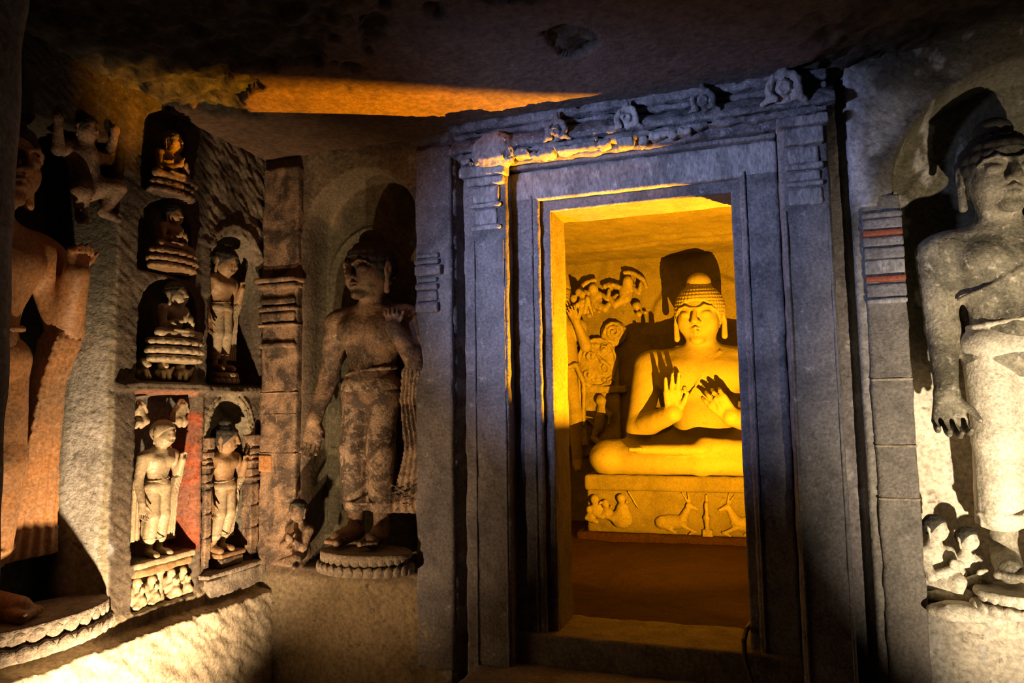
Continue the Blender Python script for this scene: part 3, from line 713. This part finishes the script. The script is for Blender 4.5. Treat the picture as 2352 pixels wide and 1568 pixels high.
# ---- entablature over the door
ent = thing('door_entablature', 'blue-grey weathered cornice with five horseshoe dormers above the doorway', 'cornice', (-.53, 3.35, 0))
def bar(name, x0, x1, y0, y1, z0, z1, mat, amp=.006, rd=.010, h=.009): return block(name, (x0+.53, y0-3.35, z0), (x1+.53, y1-3.35, z1), mat, ent, h, rd, amp, 16)
bar('frieze_band', -1.42, .335, 3.36, 3.5, 2.835, 2.90, M['cornice'], .008)
bar('dripping_course', -1.43, .34, 3.315, 3.5, 2.872, 2.902, M['cornice'], .012)
F = Field((-.93, -.12, 2.89), (.90, .16, 3.09), .008)
def eave(x, y, z):
    t = (z-2.905)/.09; prof = -.055+.075*t*t
    return np.maximum(np.maximum(prof-y, y-.15), np.maximum(2.905-z, z-2.995))*.8+0*x
F.put((-.91, -.09, 2.90), (.88, .15, 3.0), eave); F.rough(.010, 14); F.mesh('eave', M['cornice'], ent)
bar('crown_band', -1.46, .345, 3.35, 3.5, 2.998, 3.026, M['cornice'], .010)
bar('crown_band', -1.47, .35, 3.325, 3.5, 3.030, 3.080, M['cornice'], .012, .012, .01)
for i, (px, py, big) in enumerate(((1130, 335, 1), (1278, 300, 0), (1440, 272, 0), (1615, 232, 0), (1800, 203, 1))):
    x, z = on_y(px, py, 3.29); s = 1.35 if big else 1.; F = Field((x+.53-.14, -.13, z-.11), (x+.53+.14, .06, z+.14), .005)
    F.frame((x+.53, -.055, z), s)
    if i in (0,):
        F.ell((0, .02, -.015), (.088, .05, .078), .01)
        for a in np.linspace(-1.1, 1.1, 5): F.cap((math.sin(a)*.045, -.022, -.05), (math.sin(a)*.05, -.018, .030*math.cos(a)), .013, .006, .012)
        for a in np.linspace(-1.2, 1.2, 7): F.ell((math.sin(a)*.085, -.01, -.062), (.009, .012, .010), .003)
    else:
        F.ell((0, .02, 0), (.05, .035, .05), .01)
        ring = [(math.cos(a)*.046, -.012, math.sin(a)*.046) for a in np.linspace(-.9, PI+.9, 20)]
        F.chain(ring, .012, .006); F.cap((-.045, -.01, -.035), (-.068, 0, -.045), .012, .008, .01).cap((.045, -.01, -.035), (.068, 0, -.045), .012, .008, .01)
        F.cap((0, -.01, .05), (0, .0, .085), .014, .006, .015)
        F.ell((0, -.005, 0), (.026, .03, .028), .004); F.ell((0, -.03, -.008), (.018, .012, .016), .004, '-')
    F.frame(); F.rough(.005, 35); F.mesh('dormer', M['frame_pale'] if i in (0, 2, 4) else M['cornice'], ent)
# broken ornament under the drip
F = Field((-.93, -.12, 2.80), (.40, .1, 2.92), .006); rnd = random.Random(3)
xx = -.86
while xx < .30:
    ww = rnd.uniform(.03, .10); F.box((xx+ww/2, .0, 2.868-rnd.uniform(0, .015)), (ww/2, .045, rnd.uniform(.010, .022)), .008, .01)
    if rnd.random() < .5: F.cap((xx, -.03, 2.87), (xx+ww*1.1, -.035, 2.85), .010, .006, .01)
    xx += ww*rnd.uniform(.8, 1.6)
F.rough(.010, 22); F.mesh('broken_ornament', M['frame_pale'], ent)

# ---- little pilasters inside the lower right niche of the left wall
for u0, u1, lab in ((2.972, 3.018, 'small banded pilaster on the near side of the lower arched niche'), (3.315, 3.385, 'small banded pilaster on the corner side of the lower arched niche')):
    t = thing('niche_colonnette', lab, 'pilaster', (WX, (u0+u1)/2, 0), PI/2); hw = (u1-u0)/2
    block('shaft', (-hw*.85, -.012, .82), (hw*.85, .05, 1.44), M['brown'], t, .006, .004, .002)
    for z0, z1, p in ((1.415, 1.475, .03), (1.372, 1.402, .028), (1.345, 1.365, .02), (1.318, 1.338, .028), (1.25, 1.29, .018), (1.225, 1.245, .026)):
        block('band', (-hw, -p, z0), (hw, .05, z1), M['brown'], t, .005, .004, .0015)
    for k in range(3):
        z = .86+k*.12; block('stone_course', (-hw*.93, -.018, z), (hw*.93, .05, z+.11), M['brown'], t, .006, .004, .002)

# ---- foreground pillar at the left edge of the view
tag(block('pillar', (-1.62, .42, -.0), (-1.182, .872, 3.05), M['frame'], None, .02, .02, .006, 9), 'dark grey stone pillar close by, cut off by the left edge of the view', 'pillar')

# ================================================================== STATUES OF THE DOORWAY WALL
MB = (M['brown'], M['hair'], M['drape'])
sb = standing('standing_buddha', 'large brown standing Buddha between corner and doorway, left hand lifted to the shoulder', 'statue',
         (-1.955, 3.44, .905), 0, 1.60, .0056, MB, head_rot=(.04, 0, -.28), head_s=.103, sway=lambda z: -.034*(1-z)-.004, skw=.92, hx=-.022)
t = thing('lotus_base', 'round two-tier petalled stone base under the large brown standing Buddha', 'pedestal', (-1.955, 3.33, 0))
lotus(t, .268, .775, .885, M['ped'], 15, .62)
# attendant crouching at the Buddha's side
t = thing('crouching_attendant', 'small brown attendant crouching with joined hands beside the round petalled base', 'statue', (-2.335, 3.31, .795), -.5)
figure(t, dict(head=(.02, -.03, .285), chest=(-.02, .0, .175), hip=(-.05, .03, .06), shl=(-.075, -.01, .185), ell=(-.06, -.07, .10), wrl=(.045, -.085, .14), shr=(.045, .02, .18), elr=(.07, -.02, .10), wrr=(.06, -.08, .145),
               knl=(.07, -.06, .045), anl=(-.05, -.08, .02), knr=(.03, -.02, .13), anr=(.075, -.05, .02), tor=(.11, -.09, .015)), .62, .0045, MB, .058, (-.15, 0, .5), hands=False, thick=1.)

# right-hand colossal Buddha
MR = (M['mottled'], M['hair'], M['white'])
standing('standing_buddha', 'pale mottled standing Buddha at the right edge, right hand hanging open', 'statue',
         (1.005, 3.47, .905), 0, 1.80, .0062, MR, sash=True, head_rot=(.04, 0, .10), head_s=.100, armx=.80, knee=.0, curlR=.75, hdx=-.015)
t = thing('lotus_base', 'pale round lotus base under the mottled Buddha at the right edge', 'pedestal', (1.03, 3.36, 0))
lotus(t, .275, .775, .865, M['white'], 13, .62)
MW = (M['white'], M['hair'], M['white'])
t = thing('kneeling_attendant', 'pale attendant kneeling nearest the painted pier, head turned up', 'statue', (.665, 3.48, .775), .35)
figure(t, dict(head=(-.005, -.03, .30), chest=(-.005, .0, .19), hip=(-.02, .04, .07), shl=(-.06, -.0, .195), ell=(-.055, -.06, .11), wrl=(.02, -.09, .15), shr=(.055, .0, .195), elr=(.075, -.05, .12), wrr=(.03, -.09, .155),
               knl=(.07, -.08, .035), anl=(-.05, -.03, .03), knr=(.03, -.10, .10), anr=(.05, -.06, .02), tor=(.1, -.11, .015)), .62, .0045, MW, .055, (-.1, 0, .4), hands=False)
t = thing('kneeling_attendant', 'smaller pale attendant kneeling between the pier attendant and the Buddha base', 'statue', (.785, 3.50, .775), .2)
figure(t, dict(head=(.0, -.02, .255), chest=(-.0, .0, .155), hip=(-.01, .04, .06), shl=(-.05, -.0, .16), ell=(-.05, -.05, .08), wrl=(.01, -.08, .12), shr=(.045, .0, .16), elr=(.055, -.04, .09), wrr=(.02, -.08, .12),
               knl=(.05, -.07, .03), anl=(-.05, -.03, .03)), .56, .0045, MW, .05, (-.1, 0, .3), hands=False)
F = Field((-.14, -.13, -.01), (.18, .10, .09), .006); F.ell((0, 0, .02), (.12, .07, .04)).cap((-.05, -.03, .02), (.11, -.06, .015), .035, .03, .02); F.rough(.004, 25)
o = F.mesh('rock_mound', M['white']); o.location = (.72, 3.36, .745); tag(o, 'pale rounded rock mound under the two kneeling attendants', 'rock')

# ================================================================== STATUES OF THE LEFT WALL
R90 = PI/2
MO = (M['orange'], M['hair'], M['orange'])
standing('standing_buddha', 'huge orange-painted standing Buddha half hidden by the dark pillar at far left', 'statue',
         (-2.81, 1.895, .84), R90, 1.92, .0075, MO, head_s=.10, thinD=1.0, zig=False, fold=.0025)
t = thing('lotus_base', 'cream drum-shaped lotus base at the lower left corner', 'pedestal', (-2.70, 2.10, 0), R90)
lotus(t, .33, .715, .84, M['ped'], 13, .55)
t = thing('flying_figure', 'orange flying attendant carved high above the huge orange Buddha', 'statue', (-2.74, 2.26, 2.66), R90)
figure(t, dict(head=(-.03, -.06, .16), chest=(-.01, -.02, .05), hip=(.03, .0, -.07), shl=(-.07, .0, .07), ell=(-.13, -.03, .04), wrl=(-.15, -.05, .13), shr=(.06, .0, .07), elr=(.12, -.02, .08), wrr=(.10, -.07, .17),
               knl=(-.05, -.07, -.12), anl=(.0, -.02, -.22), tol=(-.02, -.07, -.235), knr=(.12, -.08, -.06), anr=(.09, -.04, -.17), tor=(.13, -.08, -.20)), .78, .005, (M['brown'], M['hair']), .060, (.1, 0, .2), hands=False, thick=1.05)
t = thing('garland_relief', 'dark scrolled ornament carved at the left top of the big niche', 'relief', (-2.86, 2.0, 2.5), R90)
F = Field((-.12, -.1, -.28), (.12, .1, .28), .007)
for k in range(6): F.ell((.02*math.sin(k*2), 0, .22-k*.085), (.07-.006*k, .04, .05), .01); F.chain([(-.06, -.03, .22-k*.085), (0, -.055, .20-k*.085), (.06, -.03, .215-k*.085)], .010, .006)
F.rough(.006, 20); F.mesh('scroll', M['brown'], t)

MC = (M['cream'], M['hair'], M['cream']); MH = (M['ochre'], M['hair'], M['cream']); MQ = (M['brown'], M['hair'], M['brown'])
def tiers(root, w0, zs, mat, y=-.005, amp=.002):
    """stacked lotus cushions under a seated figure (z top, half width, half height)"""
    for z, hw, hh in zs:
        F = Field((-hw-.02, y-.12, z-hh-.01), (hw+.02, y+.12, z+hh+.01), .005)
        F.disk((0, y, z), hw, hh, hh*.8, 0, .55)
        for a in np.linspace(PI*1.04, PI*1.96, 9): F.ell((math.cos(a)*hw*.97, y+math.sin(a)*hw*.53, z-hh*.1), (hw*.11, .012, hh*.8), .004)
        F.rough(amp, 40); F.mesh('cushion', mat, root)
s1 = seated('seated_buddha', 'topmost and darkest of the three small seated Buddhas stacked on the left wall', 'statue', (WX+.03, 2.67, 2.705), R90, .235, .004, MQ, head_rot=(-.1, 0, .1), hs=.25, hz=.86, detail=False, curls=6, ush=False)
tiers(s1, .14, ((-.02, .125, .014), (-.055, .13, .014)), M['brown'])
s2 = seated('seated_buddha', 'middle of the three small seated Buddhas, orange-brown on three slanting cushions', 'statue', (WX+.025, 2.695, 2.38), R90, .20, .0038, MH, head_rot=(-.05, 0, .1), hs=.27, hz=.86, detail=False, curls=6, ush=False)
tiers(s2, .14, ((-.018, .135, .016), (-.052, .14, .014), (-.085, .132, .014)), M['ochre'])
s3 = seated('seated_buddha', 'lowest and palest of the three small seated Buddhas, hands before the chest', 'statue', (WX+.02, 2.73, 1.958), R90, .250, .0038, MC, head_rot=(-.1, 0, .15), hs=.26, hz=.84, detail=False, curls=6, ush=False)
tiers(s3, .16, ((-.02, .155, .018), (-.06, .16, .018), (-.10, .15, .016)), M['cream'])
for k, (y, lab) in enumerate(((2.60, 'nearest of the three tiny crouching lions under the lowest seated Buddha'), (2.735, 'middle of the three tiny crouching lions under the lowest seated Buddha'), (2.86, 'farthest of the three tiny crouching lions under the lowest seated Buddha'))):
    if k == 0:
        F = Field((-.06, -.06, -.01), (.06, .05, .11), .004)
        F.ell((.0, .0, .03), (.045, .03, .028)).ell((-.022, -.02, .065), (.026, .026, .028), .01).cap((-.025, -.025, .03), (-.03, -.035, .005), .011, .010, .006).cap((.005, -.03, .03), (.0, -.04, .005), .011, .01, .006).cap((.03, -.01, .03), (.045, -.02, .06), .012, .006, .006)
        F.ell((-.025, -.045, .06), (.012, .012, .010), .006); F.rough(.0015, 60)
        lion = F.mesh('lion_figurine', M['cream']); o = lion
    else: o = lion.copy(); COL.objects.link(o)
    o.location = (WX-.045, y, 1.765); o.rotation_euler = (0, 0, R90+(.5, 0, -.4)[k]); tag(o, lab, 'figurine', 'tiny lions under the seated Buddha')

# ll : cream standing Buddha, two floating figures
standing('standing_buddha', 'glossy cream standing Buddha in the square niche beside the red strip, head tilted', 'statue', (WX-.045, 2.715, .935), R90, .63, .0036, (M['cream'], M['cream'], M['cream']),
         head_rot=(.05, .12, .1), head_s=.108, detail=False, curls=0, ush=False, drape_l=True, armx=.95, sway=lambda z: 0.02*(z if not hasattr(z, 'shape') else z))
t = thing('stone_pedestal', 'cream shelf base below the glossy cream standing Buddha', 'pedestal', (WX-.03, 2.73, 0), R90)
block('slab', (-.175, -.055, .905), (.175, .12, .935), M['cream'], t, .006, .008, .003, 25); block('slab', (-.172, -.04, .865), (.175, .12, .90), M['ochre'], t, .006, .008, .005, 25)
for y, q, lab in ((2.60, 1, 'tiny flying figure in the near top corner of the square niche'), (2.855, -1, 'pale chubby flying figure in the far top corner of the square niche')):
    t = thing('flying_figure', lab, 'figurine', (WX-.05, y, 1.615), R90)
    figure(t, dict(head=(0, -.01, .032), chest=(0, 0, 0), hip=(.018*q, 0, -.035), shl=(-.02, 0, .003), ell=(-.035, -.01, -.012), wrl=(-.02, -.02, .01), shr=(.02, 0, .003), elr=(.035, -.01, -.005), wrr=(.02, -.02, .015),
                   knl=(.03*q, -.02, -.05), anl=(.01*q, -.01, -.075), knr=(-.01*q, -.02, -.055), anr=(-.02*q, -.01, -.075)), .33 if q > 0 else .42, .0035, MC, .022 if q > 0 else .027, (0, 0, .2*q), hands=False, hair=False)
# lr : swaying Buddha with a bag-like hand
sw = lambda z: .045*np.sin((z-.1)*3.6)-.03 if hasattr(z, 'shape') else .045*math.sin((z-.1)*3.6)-.03
standing('standing_buddha', 'swaying slender cream Buddha in the lower arched niche next to the corner', 'statue', (WX-.045, 3.165, .875), R90, .65, .0036, MH,
         head_rot=(.1, -.1, .35), head_s=.12, detail=False, curls=6, sway=sw, armx=1.05, knee=.01, thinD=.85)
t = thing('stone_pedestal', 'small square moulded base under the swaying Buddha in the lower arched niche', 'pedestal', (WX-.055, 3.18, 0), R90)
block('plinth', (-.085, -.07, .80), (.085, .08, .845), M['brown'], t, .005, .006, .002); block('slab', (-.095, -.08, .848), (.095, .08, .872), M['ochre'], t, .005, .006, .002)
# us : upper standing
standing('standing_buddha', 'standing Buddha with white robe hem and shadowed head in the upper arched niche', 'statue', (WX-.085, 3.165, 1.825), R90, .66, .0038, (M['ochre'], M['hair'], M['cream']),
         head_rot=(.25, 0, .1), head_s=.125, detail=False, curls=6, armx=1.0, ush=True)
t = thing('stone_pedestal', 'tiny lotus base in the dark foot of the upper arched niche', 'pedestal', (WX-.06, 3.18, 0), R90)
lotus(t, .085, .76 + .995, .82 + .995, M['cream'], 7, .7)
# frieze of little worshippers under the square niche
base = None
for k, (y, hh, lab) in enumerate(((2.588, 1., 'nearest praying figurine in the frieze under the square niche'), (2.672, .95, 'second praying figurine in the frieze, left of the little post'),
                                  (2.80, 1., 'third praying figurine in the frieze, right of the little post'), (2.873, .95, 'farthest praying figurine in the frieze under the square niche'))):
    if base is None:
        base = thing('praying_figurine', lab, 'figurine')
        figure(base, dict(head=(.0, -.02, .118), chest=(0, 0, .078), hip=(-.005, .01, .025), shl=(-.022, 0, .085), ell=(-.028, -.02, .055), wrl=(.01, -.035, .075), shr=(.022, 0, .085), elr=(.03, -.02, .055), wrr=(.012, -.035, .078),
                        knl=(.035, -.03, .022), anl=(-.01, -.03, .01), knr=(.02, -.03, .04), anr=(-.02, -.02, .012)), .36, .0034, MC, .024, (0, 0, .3), hands=False, hair=False)
        o = base
    else: o = copy_tree(base)
    tag(o, lab, 'figurine', 'praying figurines of the frieze'); o.location = (WX-.035, y, .722); o.rotation_euler = (0, 0, R90+(.3, .3, -.3, -.2)[k]); o.scale = (hh,)*3
F = Field((-.03, -.04, -.01), (.03, .04, .16), .004); F.disk((0, 0, .075), .017, .075, .004).disk((0, 0, .012), .024, .012, .004).disk((0, 0, .14), .024, .012, .004).disk((0, 0, .03), .021, .008, .004)
o = F.mesh('little_post', M['cream']); o.location = (WX-.03, 2.735, .722); tag(o, 'little turned cream post between the praying figurines', 'post')
o = block('ledge_block', (WX-.02, 2.985, .665), (WX+.045, 3.42, .765), M['ped'], None, .008, .01, .008, 14); tag(o, 'rough-dressed stone block under the lower arched niche', 'stone')
o = block('ledge_slab', (WX-.04, 2.965, .768), (WX+.05, 3.42, .792), M['ped'], None, .007, .008, .004, 14); tag(o, 'thin stone sill slab of the lower arched niche', 'sill')

# ================================================================== SHRINE
BX, BY = -.455, 6.36
seated('seated_buddha', 'great seated Buddha in the orange-lit shrine, both hands teaching before the chest', 'statue', (BX, BY, 1.035), 0, 1.60, .0115, (M['buddha'], M['buddha'], M['buddha']), head_rot=(.06, 0, -.10), detail=True, curls=21)
th = thing('lion_throne', 'long rectangular stone throne with carved deer and wheel under the seated Buddha', 'throne', (BX, 6.0, 0))
block('seat_slab', (-.97, -.02, .905), (.97, .95, 1.035), M['shrine'], th, .015, .02, .004)
block('front_panel', (-.955, .005, .56), (.955, .95, .915), M['shrine'], th, .015, .01, .004)
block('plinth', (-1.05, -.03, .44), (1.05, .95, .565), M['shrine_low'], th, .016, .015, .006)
def deer(q, x):
    F = Field((x-.22, -.09, .55), (x+.22, .06, .92), .0065); X = lambda v: x+q*v
    F.ell((X(-.05), -.01, .665), (.12, .045, .06), .02).ell((X(-.13), -.01, .66), (.06, .045, .055), .02)
    F.cap((X(.03), -.015, .69), (X(.085), -.02, .79), .04, .024, .02).cap((X(.085), -.025, .80), (X(.15), -.03, .775), .026, .014, .01)
    F.cap((X(.08), -.02, .82), (X(.03), -.015, .90), .009, .005, .004).cap((X(.09), -.02, .82), (X(.075), -.02, .91), .009, .005, .004)
    F.cap((X(.03), -.03, .64), (X(.13), -.045, .60), .018, .012, .01).cap((X(.13), -.045, .60), (X(.08), -.04, .58), .013, .010, .004)
    F.cap((X(-.12), -.03, .64), (X(-.03), -.045, .59), .022, .012, .01)
    F.rough(.003, 25); return F.mesh('deer', M['relief'], th)
deer(1, -.20); deer(-1, .27)
F = Field((-.05, -.10, .56), (.10, .05, .92), .0065)
F.chain([(.02, -.03+.0*0-.05*math.sin(a)*.5, .71+.11*math.cos(a)) for a in np.linspace(0, 2*PI, 22)], .016, .004); F.ell((.02, -.03, .71), (.03, .05, .03), .01); F.cap((.02, -.01, .82), (.02, -.01, .88), .016, .010, .01); F.box((.02, -.01, .59), (.04, .04, .03), .01, .01)
F.rough(.003, 25); F.mesh('wheel', M['relief'], th)
F = Field((-1.0, -.10, .55), (-.52, .06, .93), .0065)
for (x, z, r) in ((-.88, .83, .035), (-.79, .80, .03), (-.66, .84, .036), (-.93, .75, .025)):
    F.ell((x, -.03, z), (r, r, r*1.15), .01).ell((x+.01, -.02, z-r*2.3), (r*1.5, r, r*1.6), .015).cap((x-.02, -.02, z-r*3), (x+.06, -.04, z-r*4), .025, .018, .01)
    F.cap((x+.02, -.03, z-.05), (x+.05, -.05, z-.02), .012, .009, .006)
F.ell((-.66, -.02, .68), (.09, .04, .08), .02); F.chain([(-.60, -.02, .9), (-.53, -.02, .78), (-.46, -.02, .70)], .008); F.rough(.004, 22); F.mesh('worshipper_relief', M['relief'], th)

# carved throne back
tb = thing('throne_back', 'richly carved throne back with scrolls and makara monsters behind the seated Buddha', 'relief', (BX, 6.93, 0))
def spiral(c, r, turns, q=1, a0=0., n=26, yb=-.03): return [(c[0]+q*math.cos(a0+t*turns*2*PI)*r*(1-t*.85), yb-.02*t, c[1]+math.sin(a0+t*turns*2*PI)*r*(1-t*.85)) for t in np.linspace(0, 1, n)]
for q in (-1, 1):
    F = Field((-1.34 if q < 0 else .72, -.16, 1.0), (-.72 if q < 0 else 1.34, .05, 2.55), .0085); X = lambda v: q*v
    F.box((X(1.02), 0, 1.60), (.20, .03, .48), .02)                                   # panel behind the vyala
    F.box((X(1.02), -.02, 1.765), (.27, .05, .035), .012)                              # crossbar
    F.ell((X(1.03), -.02, 2.03), (.20, .05, .24), .02)                                 # foliate oval above the bar
    F.chain([(X(1.03)+.19*math.cos(a), -.05, 2.03+.23*math.sin(a)) for a in np.linspace(0, 2*PI, 24)], .014, .006)
    for (cx, cz, r, tn, qq, a0) in ((1.08, 2.10, .08, 1.6, 1, 0), (.95, 1.97, .07, 1.6, -1, 1), (1.12, 1.92, .055, 1.4, 1, 2), (.96, 2.16, .05, 1.4, -1, 3), (.85, 2.32, .10, 2.2, 1, 0), (1.13, 1.83, .04, 1.2, 1, 0), (.90, 1.84, .04, 1.2, -1, 0)):
        F.chain(spiral((X(cx), cz), r, tn, qq*q, a0, 22, -.055), .013, .005)
    F.chain([(X(1.02), -.06, 2.13), (X(1.0), -.07, 2.08), (X(.97), -.08, 2.04), (X(.90), -.07, 1.99), (X(.90), -.06, 1.93)], [.012, .016, .02, .014, .01], .006)
    F.ell((X(.86), -.01, 2.31), (.13, .05, .12), .02)
    for k in range(16):
        a = k*2.4; F.ell((X(1.03+.13*math.sin(a)*(k % 3)/2), -.05, 2.03+.17*math.cos(a*1.3)), (.022, .02, .02), .006)
    # leaping vyala under the bar
    F.cap((X(1.02), -.05, 1.42), (X(.98), -.06, 1.60), .06, .05, .03).ell((X(.99), -.09, 1.66), (.05, .05, .055), .02).cap((X(1.02), -.06, 1.44), (X(1.08), -.07, 1.30), .045, .03, .02).cap((X(1.08), -.07, 1.30), (X(1.0), -.07, 1.24), .03, .025, .01)
    F.cap((X(.98), -.07, 1.58), (X(.90), -.09, 1.52), .03, .022, .01).cap((X(.90), -.09, 1.52), (X(.92), -.08, 1.44), .022, .018, .01).cap((X(1.05), -.05, 1.4), (X(1.16), -.05, 1.50), .018, .012, .01)
    F.rough(.006, 22); F.mesh('carved_panel', M['relief'], tb)
# flying celestials above the throne back
def cloud(name, label, x, z, seed, q, sc=1.):
    t = thing(name, label, 'relief', (x, 6.90, z)); r_ = random.Random(seed); F = Field((-.3*sc, -.14, -.24*sc), (.3*sc, .06, .24*sc), .0085)
    F.frame((0, 0, 0), sc)
    F.ell((.02*q, -.05, .12), (.05, .05, .06), .01).ell((0, -.04, .01), (.065, .045, .09), .02).cap((0, -.04, -.04), (-.10*q, -.06, -.10), .05, .035, .02).cap((-.10*q, -.06, -.10), (-.17*q, -.04, -.02), .035, .022, .01)
    F.cap((.05, -.04, .06), (.13, -.06, .0), .025, .02, .01).cap((.13, -.06, .0), (.15, -.06, .10), .02, .016, .01).cap((-.05, -.04, .06), (-.13, -.05, .10), .025, .02, .01)
    F.chain([(.2*math.cos(a), -.03, .02+.19*math.sin(a)) for a in np.linspace(.2 if q > 0 else 1.6, 1.6 if q > 0 else 3.0, 9)], .02, .01)
    for k in range(12): F.ell((r_.uniform(-.22, .22), -.02, r_.uniform(-.2, .15)), (r_.uniform(.02, .045),)*3, .012)
    F.frame(); F.rough(.006, 20); F.mesh('celestial_body', M['relief'], t); return t
cloud('flying_celestial', 'flying celestial relief upper left of the throne back, next to the halo', BX-.72, 2.68, 1, 1)
cloud('flying_celestial', 'flying celestial relief beside the fly-whisk bearer, farther from the halo', BX-1.02, 2.64, 2, -1, .95)
cloud('flying_celestial', 'flying celestial relief right of the halo', BX+.62, 2.66, 3, -1)
# standing attendant with fly whisk, tall crown
t = thing('whisk_bearer', 'tall crowned attendant with fly whisk carved left of the throne', 'statue', (-1.80, 6.80, .98))
figure(t, dict(head=(.0, -.06, 1.66), chest=(.0, -.02, 1.36), hip=(.03, .0, 1.0), shl=(-.17, 0, 1.40), ell=(-.24, -.02, 1.12), wrl=(-.20, -.10, .95), shr=(.17, 0, 1.40), elr=(.24, -.04, 1.20), wrr=(.17, -.14, 1.44),
               knl=(-.08, -.03, .55), anl=(-.08, .0, .08), tol=(-.10, -.12, .04), knr=(.12, -.05, .55), anr=(.12, .0, .08), tor=(.15, -.12, .04)), 1.75, .0095, (M['relief'], M['relief']), .15, (0, 0, .3), True, .95)
F = Field((-.25, -.2, .0), (.42, .1, 2.1), .0095)
F.cap((0, -.04, 1.80), (0, -.02, 2.02), .10, .06, .03); F.ell((0, -.11, 1.86), (.05, .04, .06), .02)
for k in range(9): F.ell((.20+.05*math.sin(k*2.3), -.12, 1.72-.03*k), (.035, .03, .04), .012)
for k in range(3): F.chain([(.16+.05*k, -.13, 1.52), (.19+.05*k, -.14, 1.60+.03*k), (.25+.04*k, -.10, 1.56-.04*k)], [.018, .02, .010], .008)
F.curtain([(.25, .02, .22, .0, .03), (.9, -.0, .20, -.03, .04), (1.05, -.05, .17, -.04, .04)], .014, 9, .02)
F.chain([(-.12, -.10, 1.05), (.0, -.15, .98), (.15, -.12, 1.02), (.22, -.08, .85), (.20, -.06, .45)], [.02, .022, .024, .022, .015], .01)
F.rough(.005, 22); F.mesh('crown_and_drapery', M['relief'], t)
# low step and cable in the doorway
pts = [(-.03, 3.86, .53), (-.06, 3.70, .575), (-.08, 3.58, .60), (-.10, 3.47, .60), (-.112, 3.42, .565), (-.11, 3.38, .50), (-.085, 3.33, .42), (-.06, 3.28, .385), (.0, 3.10, .38)]
F = Field((-.2, 3.0, .3), (.1, 3.95, .7), .006); F.chain(pts, .011, .006)
tag(F.mesh('power_cable', M['black']), 'black cable bent over the right end of the door sill', 'cable')
fl = thing('floodlight', 'dark floodlight housing standing behind the right door jamb', 'lamp', (.01, 3.90, .5))
nx, ny = .384, -.923                                       # back plate: closes the lamp towards the antechamber
F = Field((-.22, -.16, .1), (.22, .20, .54), .005); ca = math.atan2(nx, -ny)
F.frame((.0055*nx, .0055*ny, .30), 1, rotm(.12, 0, ca)); F.box((0, -.008, .0), (.095, .008, .20), .002); F.frame()
F.mesh('housing', M['black'], fl)
F = Field((-.10, -.08, .0), (-.06, .06, .38), .003); F.box((-.08, -.01, .182), (.005, .050, .176), .002); F.mesh('barn_door', M['black'], fl)
